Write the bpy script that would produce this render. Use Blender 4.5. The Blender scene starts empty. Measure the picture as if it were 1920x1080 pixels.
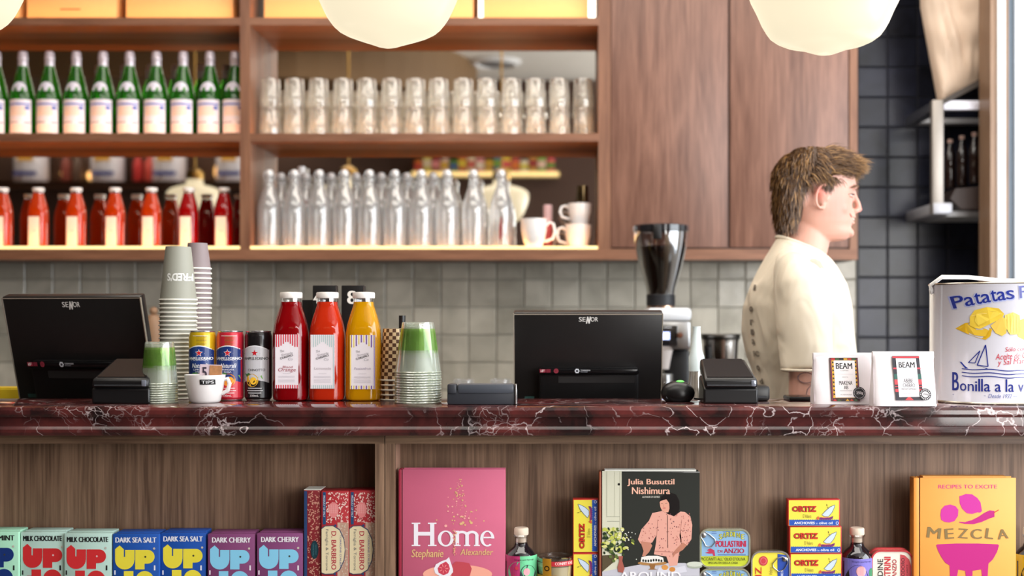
import bpy, bmesh, math, random
from mathutils import Vector, Matrix
random.seed(7)
S = bpy.context.scene
COL = S.collection
PI = math.pi
# ---- camera model (photograph taken as 1920x1080) ----
F = 2456.0; XP = 1055.0; YH = 605.0; CZ = 1.266; CY = -2.6
def P(x, y, d):                      # pixel + distance -> real point
    return Vector(((x-XP)*d/F, d+CY, CZ+(YH-y)*d/F))
def PX(x, d): return (x-XP)*d/F
def PZ(y, d): return CZ+(YH-y)*d/F
cam_d = bpy.data.cameras.new('camera'); cam = bpy.data.objects.new('camera', cam_d); COL.objects.link(cam)
cam.location = (0, CY, CZ); cam.rotation_euler = (PI/2, 0, 0)
cam_d.sensor_width = 36; cam_d.lens = F/1920*36
cam_d.shift_x = (960-XP)/1920; cam_d.shift_y = (YH-540)/1920
cam_d.dof.use_dof = True; cam_d.dof.focus_distance = 2.69; cam_d.dof.aperture_fstop = 2.5
S.camera = cam
# ---- world, lights, exposure ----
w = bpy.data.worlds.new('world'); S.world = w; w.use_nodes = True
w.node_tree.nodes['Background'].inputs[0].default_value = (0.80, 0.90, 1.0, 1)
w.node_tree.nodes['Background'].inputs[1].default_value = 3.0
def area(name, loc, target, sx, sy, power, color):
    l = bpy.data.lights.new(name, 'AREA'); l.shape = 'RECTANGLE'; l.size = sx; l.size_y = sy
    l.energy = power; l.color = color
    o = bpy.data.objects.new(name, l); COL.objects.link(o); o.location = loc
    o.rotation_euler = (Vector(target)-Vector(loc)).to_track_quat('-Z', 'Y').to_euler()
    return o
area('window_daylight', (3.05, -1.2, 1.75), (0.3, -0.6, 1.35), 3.6, 2.3, 132, (0.93, 0.97, 1.0))
area('front_window_daylight', (1.85, -3.28, 1.45), (0.2, 0.4, 1.05), 2.3, 1.3, 92, (1.0, 0.98, 0.95))
area('ceiling_uplight_fill', (1.6, -3.2, 2.80), (1.4, -2.4, 3.4), 2.6, 0.15, 26, (1.0, 0.98, 0.95))  # added uplight that brightens the ceiling seen in the shelf mirrors
area('high_shelf_fill', (-3.3, -2.95, 2.84), (-3.3, -3.4, 2.4), 2.6, 0.06, 9, (1.0, 0.90, 0.78))  # added light to lift the dim tins on the mirrored high shelf
area('customer_side_fill', (-0.3, -0.75, 3.12), (-0.3, -0.5, 0), 3.4, 0.8, 40, (1.0, 0.95, 0.87))  # added overhead fill for the marble front and lower shelves, no fitting
area('ceiling_bounce', (0.2, 0.9, 3.12), (0.2, 0.9, 0), 3.5, 1.0, 52, (1.0, 0.93, 0.84))
S.view_settings.view_transform = 'Standard'; S.view_settings.look = 'None'
S.view_settings.gamma = 1; S.view_settings.use_curve_mapping = False
S.view_settings.exposure = 0.0

# ---- helpers ----
def lin(c):
    c = c/255.0
    return c/12.92 if c <= 0.04045 else ((c+0.055)/1.055)**2.4
def rgb(c): return (lin(c[0]), lin(c[1]), lin(c[2]), 1)
MC = {}
def mat(name, c=(200,200,200), rough=0.5, metal=0.0, coat=0.0, trans=0.0, emis=0.0, ecol=None, var=0.06, vs=40, bump=0.0, bs=200, ior=1.45, sss=0.0):
    if name in MC: return MC[name]
    m = bpy.data.materials.new(name); m.use_nodes = True; nt = m.node_tree
    b = nt.nodes['Principled BSDF']; L = nt.links
    b.inputs['Roughness'].default_value = rough; b.inputs['Metallic'].default_value = metal
    b.inputs['Coat Weight'].default_value = coat; b.inputs['Coat Roughness'].default_value = 0.05
    b.inputs['Transmission Weight'].default_value = trans; b.inputs['IOR'].default_value = ior
    if sss:
        b.inputs['Subsurface Weight'].default_value = sss; b.inputs['Subsurface Scale'].default_value = 0.01
        b.inputs['Subsurface Radius'].default_value = (1, .35, .2)
    if emis:
        b.inputs['Emission Color'].default_value = rgb(ecol or c); b.inputs['Emission Strength'].default_value = emis
    base = rgb(c)
    if var > 0 or bump > 0:
        tc = nt.nodes.new('ShaderNodeTexCoord'); n = nt.nodes.new('ShaderNodeTexNoise')
        n.inputs['Scale'].default_value = vs; n.inputs['Detail'].default_value = 3
        L.new(tc.outputs['Object'], n.inputs['Vector'])
        mx = nt.nodes.new('ShaderNodeMix'); mx.data_type = 'RGBA'
        mx.inputs[6].default_value = tuple(v*(1-var) for v in base[:3])+(1,)
        mx.inputs[7].default_value = tuple(min(1, v*(1+var)) for v in base[:3])+(1,)
        L.new(n.outputs[0], mx.inputs[0]); L.new(mx.outputs[2], b.inputs['Base Color'])
        if bump > 0:
            n2 = nt.nodes.new('ShaderNodeTexNoise'); n2.inputs['Scale'].default_value = bs
            L.new(tc.outputs['Object'], n2.inputs['Vector'])
            bp = nt.nodes.new('ShaderNodeBump'); bp.inputs['Strength'].default_value = bump; bp.inputs['Distance'].default_value = 0.002
            L.new(n2.outputs[0], bp.inputs['Height']); L.new(bp.outputs[0], b.inputs['Normal'])
    else:
        b.inputs['Base Color'].default_value = base
    MC[name] = m; return m
def pm(c, rough=0.45):               # printed ink of one colour
    return mat('ink_%d_%d_%d' % c, c, rough, var=0.0)
def thin_glass(name, tint=(255,255,255), gloss=0.25, refr=0.25, rough=0.03, ior=1.3, milk=0.0, milkc=(240,238,232)):
    if name in MC: return MC[name]
    m = bpy.data.materials.new(name); m.use_nodes = True; nt = m.node_tree; L = nt.links
    nt.nodes.remove(nt.nodes['Principled BSDF']); out = nt.nodes['Material Output']
    t = nt.nodes.new('ShaderNodeBsdfTransparent'); t.inputs[0].default_value = rgb(tint)
    g = nt.nodes.new('ShaderNodeBsdfGlass'); g.inputs[0].default_value = rgb(tint); g.inputs['IOR'].default_value = ior; g.inputs['Roughness'].default_value = rough
    gl = nt.nodes.new('ShaderNodeBsdfGlossy'); gl.inputs['Roughness'].default_value = rough+.03
    fw = nt.nodes.new('ShaderNodeLayerWeight'); fw.inputs[0].default_value = 0.35
    mm = nt.nodes.new('ShaderNodeMath'); mm.operation = 'MULTIPLY_ADD'; mm.inputs[1].default_value = gloss*1.6; mm.inputs[2].default_value = gloss*.25
    L.new(fw.outputs['Facing'], mm.inputs[0])
    m1 = nt.nodes.new('ShaderNodeMixShader'); m1.inputs[0].default_value = refr
    L.new(t.outputs[0], m1.inputs[1]); L.new(g.outputs[0], m1.inputs[2])
    m2 = nt.nodes.new('ShaderNodeMixShader'); L.new(mm.outputs[0], m2.inputs[0])
    L.new(m1.outputs[0], m2.inputs[1]); L.new(gl.outputs[0], m2.inputs[2]); 
    if milk:
        df = nt.nodes.new('ShaderNodeBsdfDiffuse'); df.inputs[0].default_value = rgb(milkc); tl = nt.nodes.new('ShaderNodeBsdfTranslucent'); tl.inputs[0].default_value = rgb(milkc)
        ad = nt.nodes.new('ShaderNodeMixShader'); ad.inputs[0].default_value = .5; L.new(df.outputs[0], ad.inputs[1]); L.new(tl.outputs[0], ad.inputs[2])
        m3 = nt.nodes.new('ShaderNodeMixShader'); m3.inputs[0].default_value = milk; L.new(m2.outputs[0], m3.inputs[1]); L.new(ad.outputs[0], m3.inputs[2]); L.new(m3.outputs[0], out.inputs[0])
    else: L.new(m2.outputs[0], out.inputs[0])
    MC[name] = m; return m
def wood(name, dark, light, axis='z', rough=0.42, fine=1.0, off=0.0):
    if name in MC: return MC[name]
    m = bpy.data.materials.new(name); m.use_nodes = True; nt = m.node_tree; L = nt.links
    b = nt.nodes['Principled BSDF']; b.inputs['Roughness'].default_value = rough
    tc = nt.nodes.new('ShaderNodeTexCoord')
    def nz(sc, along, det, dist):
        mp = nt.nodes.new('ShaderNodeMapping'); v = [sc, sc, sc]; v['xyz'.index(axis)] = along
        mp.inputs['Scale'].default_value = v; mp.inputs['Location'].default_value = (off, off, off)
        n = nt.nodes.new('ShaderNodeTexNoise'); n.inputs['Scale'].default_value = 1; n.inputs['Detail'].default_value = det
        n.inputs['Distortion'].default_value = dist
        L.new(tc.outputs['Object'], mp.inputs['Vector']); L.new(mp.outputs[0], n.inputs['Vector']); return n
    a = nz(9*fine, 1.1, 5, 2.2); f = nz(190*fine, 7, 4, .5); g2 = nz(3.0, .3, 2, 0)
    ad = nt.nodes.new('ShaderNodeMath'); ad.operation = 'MULTIPLY_ADD'; ad.inputs[1].default_value = 0.8
    L.new(f.outputs[0], ad.inputs[0]); L.new(a.outputs[0], ad.inputs[2])
    ad2 = nt.nodes.new('ShaderNodeMath'); ad2.operation = 'MULTIPLY_ADD'; ad2.inputs[1].default_value = 0.45
    L.new(g2.outputs[0], ad2.inputs[0]); L.new(ad.outputs[0], ad2.inputs[2])
    mr = nt.nodes.new('ShaderNodeMapRange'); mr.inputs[1].default_value = 0.86; mr.inputs[2].default_value = 1.38
    L.new(ad2.outputs[0], mr.inputs[0])
    mx = nt.nodes.new('ShaderNodeMix'); mx.data_type = 'RGBA'; mx.inputs[6].default_value = rgb(dark); mx.inputs[7].default_value = rgb(light)
    L.new(mr.outputs[0], mx.inputs[0]); L.new(mx.outputs[2], b.inputs['Base Color'])
    bp = nt.nodes.new('ShaderNodeBump'); bp.inputs['Strength'].default_value = .15; bp.inputs['Distance'].default_value = .001
    L.new(f.outputs[0], bp.inputs['Height']); L.new(bp.outputs[0], b.inputs['Normal'])
    MC[name] = m; return m

WL = {}; KID = {}
def KIDS(o): return KID.get(o.name, [])
def adopt(c, p): c.parent = p; KID.setdefault(p.name, []).append(c)
def reg(o, wl): WL[o.name] = Vector(wl)
def tag(o, label=None, cat=None, group=None, kind=None):
    if label: o['label'] = label
    if cat: o['category'] = cat
    if group: o['group'] = group
    if kind: o['kind'] = kind
    return o
def thing(name, label, cat, loc=(0,0,0), rz=0, group=None, rx=0):
    o = bpy.data.objects.new(name, None); COL.objects.link(o); o.location = loc
    o.empty_display_size = .05
    o.rotation_euler = (rx, 0, rz); tag(o, label, cat, group); reg(o, loc); return o
class MB:
    def __init__(s): s.v = []; s.f = []; s.m = []; s.cur = 0
    def add(s, vs, fs, m=None):
        k = len(s.v); s.v += [Vector(v) for v in vs]; s.f += [tuple(i+k for i in f) for f in fs]
        s.m += [s.cur if m is None else m]*len(fs); return s
    def box(s, x0, x1, y0, y1, z0, z1, m=None, ch=0.0):
        if ch <= 0:
            return s.add([(x0,y0,z0),(x1,y0,z0),(x1,y1,z0),(x0,y1,z0),(x0,y0,z1),(x1,y0,z1),(x1,y1,z1),(x0,y1,z1)],
                [(0,3,2,1),(4,5,6,7),(0,1,5,4),(1,2,6,5),(2,3,7,6),(3,0,4,7)], m)
        c = min(ch, (x1-x0)*.49, (y1-y0)*.49, (z1-z0)*.49)
        bm = bmesh.new(); bmesh.ops.create_cube(bm, size=1)
        for v in bm.verts: v.co = Vector(((x0+x1)/2+v.co.x*(x1-x0), (y0+y1)/2+v.co.y*(y1-y0), (z0+z1)/2+v.co.z*(z1-z0)))
        bmesh.ops.bevel(bm, geom=list(bm.edges), offset=c, segments=2, profile=.5, affect='EDGES')
        bm.verts.index_update(); s.add([v.co.copy() for v in bm.verts], [tuple(v.index for v in f.verts) for f in bm.faces], m); bm.free(); return s
    def lathe(s, prof, n=24, c=(0,0,0), m=None, sq=None, flute=None):   # prof [(r,z)]
        k = len(s.v); c = Vector(c)
        for j, (r, z) in enumerate(prof):
            for i in range(n):
                a = 2*PI*i/n; ca, sa = math.cos(a), math.sin(a); rr = r
                if sq: e = sq; rr = r/((abs(ca)**e+abs(sa)**e)**(1/e))
                if flute: rr *= 1+flute[1]*math.cos(flute[0]*a)*flute[2](z)
                s.v.append(c+Vector((rr*ca, rr*sa, z)))
        mm = s.cur if m is None else m
        for j in range(len(prof)-1):
            for i in range(n):
                a = k+j*n+i; b = k+j*n+(i+1) % n
                s.f.append((a, b, b+n, a+n)); s.m.append(mm)
        if prof[0][0] > 1e-5: s.f.append(tuple(k+i for i in range(n))[::-1]); s.m.append(mm)
        if prof[-1][0] > 1e-5: s.f.append(tuple(k+(len(prof)-1)*n+i for i in range(n))); s.m.append(mm)
        return s
    def tube(s, pts, rad, n=8, m=None, flat=1.0):
        pts = [Vector(p) for p in pts]; N = len(pts)
        if not hasattr(rad, '__len__'): rad = [rad]*N
        k = len(s.v); mm = s.cur if m is None else m; up = None
        for i, p in enumerate(pts):
            t = (pts[min(i+1, N-1)]-pts[max(i-1, 0)]).normalized()
            if up is None: up = Vector((0,0,1)) if abs(t.z) < .9 else Vector((1,0,0))
            sd = t.cross(up).normalized(); up = sd.cross(t).normalized()
            for j in range(n):
                a = 2*PI*j/n; s.v.append(p+(sd*math.cos(a)+up*math.sin(a)*flat)*rad[i])
        for i in range(N-1):
            for j in range(n):
                a = k+i*n+j; b = k+i*n+(j+1) % n; s.f.append((a, b, b+n, a+n)); s.m.append(mm)
        s.f.append(tuple(k+j for j in range(n))[::-1]); s.m.append(mm)
        s.f.append(tuple(k+(N-1)*n+j for j in range(n))); s.m.append(mm); return s
    def ell(s, c, r, n=16, m=None, rot=None):
        c = Vector(c); k = len(s.v); mm = s.cur if m is None else m; h = n//2
        if not hasattr(r, '__len__'): r = (r, r, r)
        R = rot or Matrix.Identity(3)
        for j in range(1, h):
            t = PI*j/h
            for i in range(n):
                a = 2*PI*i/n; s.v.append(c+R@Vector((r[0]*math.sin(t)*math.cos(a), r[1]*math.sin(t)*math.sin(a), r[2]*math.cos(t))))
        top = len(s.v); s.v.append(c+R@Vector((0,0,r[2]))); s.v.append(c+R@Vector((0,0,-r[2])))
        for j in range(h-2):
            for i in range(n):
                a = k+j*n+i; b = k+j*n+(i+1) % n; s.f.append((a, a+n, b+n, b)); s.m.append(mm)
        for i in range(n):
            s.f.append((top, k+i, k+(i+1) % n)); s.m.append(mm)
            s.f.append((top+1, k+(h-2)*n+(i+1) % n, k+(h-2)*n+i)); s.m.append(mm)
        return s
    def prism(s, poly, a0, a1, axis='y', m=None):  # poly 2D; axis y: (x,z); x: (y,z); z: (x,y)
        n = len(poly); mk = {'y': lambda p, a: (p[0], a, p[1]), 'x': lambda p, a: (a, p[0], p[1]), 'z': lambda p, a: (p[0], p[1], a)}[axis]
        return s.add([mk(p, a0) for p in poly]+[mk(p, a1) for p in poly],
            [tuple(range(n)), tuple(range(2*n-1, n-1, -1))]+[(i, i+n, (i+1) % n+n, (i+1) % n) for i in range(n)], m)
    def loft(s, rings, m=None, cap=True):
        k = len(s.v); n = len(rings[0]); mm = s.cur if m is None else m
        for r in rings: s.v += [Vector(p) for p in r]
        for j in range(len(rings)-1):
            for i in range(n):
                a = k+j*n+i; b = k+j*n+(i+1) % n; s.f.append((a, b, b+n, a+n)); s.m.append(mm)
        if cap:
            s.f.append(tuple(k+i for i in range(n))[::-1]); s.m.append(mm)
            s.f.append(tuple(k+(len(rings)-1)*n+i for i in range(n))); s.m.append(mm)
        return s
    def build(s, name, mats, parent=None, smooth=True, bevel=0, world=False, sub=0, ang=40, fix=True):
        me = bpy.data.meshes.new(name)
        off = Vector((0,0,0))
        if world and parent: off = WL[parent.name]
        me.from_pydata([v-off for v in s.v], [], s.f)
        if not hasattr(mats, '__len__'): mats = [mats]
        for q in mats: me.materials.append(q)
        for p, i in zip(me.polygons, s.m): p.material_index = min(i, len(mats)-1)
        if fix:
            bm = bmesh.new(); bm.from_mesh(me); bmesh.ops.recalc_face_normals(bm, faces=bm.faces); bm.to_mesh(me); bm.free()
        if smooth: me.shade_smooth(); me.set_sharp_from_angle(angle=math.radians(ang))
        o = bpy.data.objects.new(name, me); COL.objects.link(o)
        if parent: adopt(o, parent); reg(o, WL[parent.name])
        else: reg(o, (0,0,0))
        if bevel:
            b = o.modifiers.new('bevel', 'BEVEL'); b.width = bevel; b.segments = 2; b.limit_method = 'ANGLE'; b.angle_limit = math.radians(50)
        if sub:
            b = o.modifiers.new('sub', 'SUBSURF'); b.levels = sub; b.render_levels = sub
        return o
def copy_tree(o, loc=None, rz=None, label=None, group=None, parent=None):
    c = o.copy(); COL.objects.link(c); WL[c.name] = WL.get(o.name, Vector())
    if parent: adopt(c, parent)
    for ch in list(KIDS(o)): copy_tree(ch, parent=c)
    if loc is not None: c.location = loc; WL[c.name] = Vector(loc)
    if rz is not None: c.rotation_euler.z = rz
    if label: c['label'] = label
    if group: c['group'] = group
    return c
def structure(o): o['kind'] = 'structure'; return o
ORD = ['first','second','third','fourth','fifth','sixth','seventh','eighth','ninth','tenth','eleventh','twelfth','thirteenth','fourteenth','fifteenth','sixteenth','seventeenth','eighteenth','nineteenth','twentieth','twenty-first','twenty-second','twenty-third','twenty-fourth','twenty-fifth','twenty-sixth','twenty-seventh','twenty-eighth','twenty-ninth','thirtieth','thirty-first','thirty-second','thirty-third']

# ---- 2D print: coloured shapes in layers, laid on a flat or round face ----
TX = {}
def glyphs(t, bold=0.0):
    k = (t, bold)
    if k in TX: return TX[k]
    cu = bpy.data.curves.new('t', 'FONT'); cu.body = t; cu.size = 1; cu.offset = bold; cu.resolution_u = 3; cu.fill_mode = 'FRONT'
    o = bpy.data.objects.new('t', cu); COL.objects.link(o)
    dg = bpy.context.evaluated_depsgraph_get(); me = bpy.data.meshes.new_from_object(o.evaluated_get(dg))
    vs = [(v.co.x, v.co.y) for v in me.vertices]; fs = [tuple(p.vertices) for p in me.polygons]
    bpy.data.objects.remove(o); bpy.data.curves.remove(cu); bpy.data.meshes.remove(me)
    x0 = min(v[0] for v in vs); x1 = max(v[0] for v in vs); y0 = min(v[1] for v in vs); y1 = max(v[1] for v in vs)
    vs = [((v[0]-x0)/(x1-x0), (v[1]-y0)/(y1-y0)) for v in vs]
    TX[k] = (vs, fs); return TX[k]
class Art:
    # coordinates given in the zoomed crop (ox,oy,zoom) of the photograph; converted to real size on the face at distance d
    def __init__(s, X, zb, d, ox=0, oy=0, zoom=1.0):
        s.X = X; s.zb = zb; s.d = d; s.o = (ox, oy, zoom); s.items = []; s.cols = []
    def c(s, x, y):
        px = s.o[0]+x/s.o[2]; py = s.o[1]+y/s.o[2]
        return ((px-XP)*s.d/F-s.X, CZ+(YH-py)*s.d/F-s.zb)
    def ci(s, col):
        if col not in s.cols: s.cols.append(col)
        return s.cols.index(col)
    def raw(s, pts, faces, col, layer=1): s.items.append(([s.c(*p) for p in pts], faces, s.ci(col), layer))
    def poly(s, pts, col, layer=1): s.raw(pts, [tuple(range(len(pts)))], col, layer); return s
    def rect(s, x0, y0, x1, y1, col, layer=1, n=1):
        xs = [x0+(x1-x0)*i/n for i in range(n+1)]
        s.raw([(x, y0) for x in xs]+[(x, y1) for x in xs], [(i, i+1, i+n+2, i+n+1) for i in range(n)], col, layer); return s
    def oval(s, x, y, rx, ry, col, layer=1, n=20, rot=0):
        cr, sr = math.cos(rot), math.sin(rot)
        return s.poly([(x+rx*math.cos(2*PI*i/n)*cr-ry*math.sin(2*PI*i/n)*sr, y+rx*math.cos(2*PI*i/n)*sr+ry*math.sin(2*PI*i/n)*cr) for i in range(n)], col, layer)
    def line(s, pts, wd, col, layer=1):
        for a, b in zip(pts[:-1], pts[1:]):
            dx, dy = b[0]-a[0], b[1]-a[1]; l = math.hypot(dx, dy) or 1; nx, ny = -dy/l*wd/2, dx/l*wd/2
            s.poly([(a[0]+nx, a[1]+ny), (b[0]+nx, b[1]+ny), (b[0]-nx, b[1]-ny), (a[0]-nx, a[1]-ny)], col, layer)
        return s
    def text(s, t, x0, y0, x1, y1, col, layer=2, bold=0.0, shear=0.0, rot=0.0, vert=0, arc=0.0):
        bold_ = bold; vs, fs = glyphs(t, 0.0); pts = []
        for u, v in vs:
            if vert == 1: X_, Y_ = x0+v*(x1-x0), y0+u*(y1-y0)     # reads downwards
            elif vert == -1: X_, Y_ = x1-v*(x1-x0), y1-u*(y1-y0)   # reads upwards
            elif vert == 2: X_, Y_ = x1-u*(x1-x0), y0+v*(y1-y0)    # upside down
            else: X_, Y_ = x0+u*(x1-x0)+shear*v*(y1-y0), y1-v*(y1-y0)-arc*math.sin(PI*u)
            if vert == -1: X_ = x1-v*(x1-x0)
            if rot:
                cx, cy = (x0+x1)/2, (y0+y1)/2; a, b = X_-cx, Y_-cy
                X_, Y_ = cx+a*math.cos(rot)-b*math.sin(rot), cy+a*math.sin(rot)+b*math.cos(rot)
            pts.append((X_, Y_))
        if vert == -1: pts = [(x0+(v)*(0)+(x0+(1-v)*(x1-x0))-x0, y1-u*(y1-y0)) for u, v in vs]
        if vert == 1: pts = [(x0+v*(x1-x0), y0+u*(y1-y0)) for u, v in vs]
        s.raw(pts, fs, col, layer)
        if bold_:
            w_ = bold_*1.0*((x1-x0) if vert in (1,-1) else (y1-y0))
            for dx, dy in ((w_,0),(-w_,0)) if not vert else ((0,w_),(0,-w_)): s.raw([(p[0]+dx,p[1]+dy) for p in pts], fs, col, layer)
        return s
    def build(s, name, parent, yf=0.0, R=None, eps=0.00025, rough=.45, prof=None):
        mb = MB()
        for ix, (pts, fs, ci, ly) in enumerate(s.items):
            vs = []
            for u, v in pts:
                e = eps*ly+(ix % 40)*4e-6
                if R:
                    r = R if not prof else prof(v)
                    q = max(-.985, min(.985, u/r)); a = math.asin(q)
                    vs.append(((r+e)*math.sin(a), -(r+e)*math.cos(a), v))
                else: vs.append((u, yf-e, v))
            mb.add(vs, fs, ci)
        o = mb.build(name, [pm(c, rough) for c in s.cols], parent, smooth=False, fix=False)
        for p in o.data.polygons: pass
        return o
# ================= SETTING =================
M_FRONT = wood('walnut_shelf_front', (108,68,46), (146,100,74), 'x', .45)
M_FRONTV = wood('walnut_frame_upright', (106,66,46), (142,98,72), 'z', .45)
M_INNER = wood('glow_tinted_shelf_board', (168,98,50), (196,124,70), 'x', .4)  # orange in the wood colour imitates the warm LED glow on the undersides
M_DOOR = wood('walnut_door_veneer', (96,63,50), (142,102,85), 'z', .42, 1.1)
M_LOW = wood('walnut_counter_veneer', (92,68,52), (154,122,98), 'z', .5, 1.3, 3.0)
M_LOWX = wood('walnut_counter_rail', (88,64,48), (134,106,82), 'x', .5, 1.3, 5.0)
M_BROWN = mat('dark_brown_wall_paint', (74,52,42), .7)
M_CEIL = mat('pale_plaster', (226,223,218), .9, vs=6, bump=.1, bs=30)
M_FLOOR = mat('dark_floor_tile', (90,82,74), .5)
M_MIRROR = mat('mirror_glass', (226,220,210), .02, metal=1.0, var=0)
M_WHITE = mat('white_painted_metal', (232,234,238), .4, var=.01)
M_STEEL = mat('brushed_steel', (190,190,190), .28, metal=1.0, var=.05)
M_BLACK = mat('black_plastic', (22,21,22), .35, var=.1)
M_GREYPL = mat('charcoal_plastic', (52,54,60), .4, var=.05)
M_LED = mat('led_strip_glow', (255,226,160), .5, emis=1.15, ecol=(255,222,150), var=0)
M_LEDHI = mat('led_strip_groove', (255,205,130), .5, emis=20.0, ecol=(255,184,112), var=0)
def sbox(name, x0,x1,y0,y1,z0,z1, m, parent=None, ch=0, **k):
    o = MB().box(x0,x1,y0,y1,z0,z1,ch=ch).build(name, m, parent, smooth=ch > 0, world=True, **k)
    if not parent: structure(o)
    return o
sbox('floor', -5.1,3.3,-3.5,2.5,-.1,0, M_FLOOR)
sbox('ceiling', -5.1,3.3,-3.5,2.5,3.2,3.3, M_CEIL)
WB = 2.29
grout_g = mat('grey_grout', (156,152,142), .8); grout_d = mat('dark_grout', (52,52,56), .7)
wall = sbox('wall_back', -5.1, 3.3, WB, WB+.2, 0, 3.2, grout_g)
sbox('wall_left', -5.1,-5.0,-3.4,2.3,0,3.2, M_BROWN)
sbox('wall_front', -5.1,3.3,-3.5,-3.4,0,3.2, M_BROWN)
# right wall: low sill wall + head + posts round the big window
wr = MB(); wr.box(3.2,3.3,-3.4,2.3,0,.55); wr.box(3.2,3.3,-3.4,2.3,2.95,3.2); wr.box(3.2,3.3,.7,2.3,.55,2.95); wr.box(3.2,3.3,-3.4,-3.1,.55,2.95)
structure(wr.build('wall_right', M_CEIL, smooth=False))
wf = MB()
for yy in (-3.1,-1.84,-.58,.66): wf.box(3.2,3.27,yy,yy+.04,.55,2.95)
wf.box(3.2,3.27,-3.1,.7,.55,.6); wf.box(3.2,3.27,-3.1,.7,2.9,2.95)
structure(wf.build('window_1', M_WHITE, smooth=False))
# glazed grey tiles under the shelves
def tile_mb(w_, h_):
    a, b, t = w_/2, h_/2, .006
    vs = [(-a,0,-b),(a,0,-b),(a,0,b),(-a,0,b),(-a,-t*.6,-b),(a,-t*.6,-b),(a,-t*.6,b),(-a,-t*.6,b),(-a+.003,-t,-b+.003),(a-.003,-t,-b+.003),(a-.003,-t,b-.003),(-a+.003,-t,b-.003)]
    return MB().add(vs, [(0,1,5,4),(1,2,6,5),(2,3,7,6),(3,0,4,7),(4,5,9,8),(5,6,10,9),(6,7,11,10),(7,4,8,11),(8,9,10,11)])
def glaze(name, c, c2, rough):
    m = bpy.data.materials.new(name); m.use_nodes = True; nt = m.node_tree; L = nt.links; b = nt.nodes['Principled BSDF']
    b.inputs['Roughness'].default_value = rough
    gm = nt.nodes.new('ShaderNodeNewGeometry'); n = nt.nodes.new('ShaderNodeTexNoise'); n.inputs['Scale'].default_value = 9; n.inputs['Detail'].default_value = 4; n.inputs['Distortion'].default_value = .6
    L.new(gm.outputs['Position'], n.inputs['Vector'])
    oi = nt.nodes.new('ShaderNodeObjectInfo'); ad = nt.nodes.new('ShaderNodeMath'); ad.operation = 'MULTIPLY_ADD'; ad.inputs[1].default_value = .35
    L.new(oi.outputs['Random'], ad.inputs[0]); L.new(n.outputs[0], ad.inputs[2])
    mr = nt.nodes.new('ShaderNodeMapRange'); mr.inputs[1].default_value = .35; mr.inputs[2].default_value = 1.0; L.new(ad.outputs[0], mr.inputs[0])
    mx = nt.nodes.new('ShaderNodeMix'); mx.data_type = 'RGBA'; mx.inputs[6].default_value = rgb(c); mx.inputs[7].default_value = rgb(c2)
    L.new(mr.outputs[0], mx.inputs[0]); L.new(mx.outputs[2], b.inputs['Base Color'])
    n2 = nt.nodes.new('ShaderNodeTexNoise'); n2.inputs['Scale'].default_value = 22; L.new(gm.outputs['Position'], n2.inputs['Vector'])
    bp = nt.nodes.new('ShaderNodeBump'); bp.inputs['Strength'].default_value = .35; bp.inputs['Distance'].default_value = .004
    L.new(n2.outputs[0], bp.inputs['Height']); L.new(bp.outputs[0], b.inputs['Normal']); return m
G1 = glaze('grey_glazed_tile', (158,152,138), (206,198,182), .22); G1.node_tree.nodes['Bump'].inputs['Strength'].default_value = .2; G2 = glaze('black_glazed_tile', (26,27,33), (50,53,70), .24); G2.node_tree.nodes['Principled BSDF'].inputs['Specular IOR Level'].default_value = .32; G2.node_tree.nodes['Bump'].inputs['Strength'].default_value = .05; G2.node_tree.nodes['Principled BSDF'].inputs['Coat Weight'].default_value = .0; G2.node_tree.nodes['Principled BSDF'].inputs['Coat Roughness'].default_value = .12
pw = .1033
t0 = tile_mb(pw-.003, pw-.003).build('tile', G1, wall, smooth=False); first = True
z_ = 1.53
for r in range(6):
    x_ = 1.095-pw/2; i = 0
    while x_ > -2.25:
        o = t0 if first else copy_tree(t0, parent=wall)
        first = False
        o.location = (x_, WB, z_-pw*(r+.5)); o.rotation_euler = (math.radians(random.uniform(-.9,.9)), 0, math.radians(random.uniform(-.9,.9)))
        x_ -= pw
dx0 = PX(1607, 4.89); dp = 56.2*4.89/F
sbox('trim_1', dx0-.004, dx0+.002, WB-.008, WB, .92, 3.0, M_BLACK)
wd = MB().box(dx0, 3.2, WB-.002, WB+.001, .92, 3.2).build('grout_field', grout_d, wall, smooth=False)
zt = PZ(464, 4.89)
t1 = tile_mb(dp-.004, dp-.004).build('tile', G2, wall, smooth=False); first = True
for r in range(-9, 5):
    for i in range(6):
        o = t1 if first else copy_tree(t1, parent=wall); first = False
        o.location = (dx0+dp*(i+.5), WB-.002, zt-dp*(r+.5)); o.rotation_euler = (math.radians(random.uniform(-.8,.8)), 0, math.radians(random.uniform(-.8,.8)))
# right-hand partition with its door-like trims
Yp = 1.8; dP = Yp-CY
M_TRW = wood('oak_trim', (120,92,70), (150,120,95), 'z')
sbox('trim_2', PX(1857,dP), PX(1869,dP), Yp, Yp+.12, 0, 3.2, M_TRW)
sbox('trim_3', PX(1869,dP), PX(1884,dP), Yp-.01, Yp+.12, 0, 3.2, M_WHITE, ch=.003)
sbox('trim_4', PX(1884,dP), PX(1891,dP), Yp, Yp+.12, 0, 3.2, M_TRW)
sbox('trim_5', PX(1891,dP), PX(1903,dP), Yp+.01, Yp+.12, 0, 3.2, mat('blue_grey_metal', (96,110,124), .4))
sbox('wall_partition', PX(1903,dP), 3.2, Yp-.004, Yp+.12, 0, 3.2, mat('cool_white_paint', (226,233,242), .6, var=.01))

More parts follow.
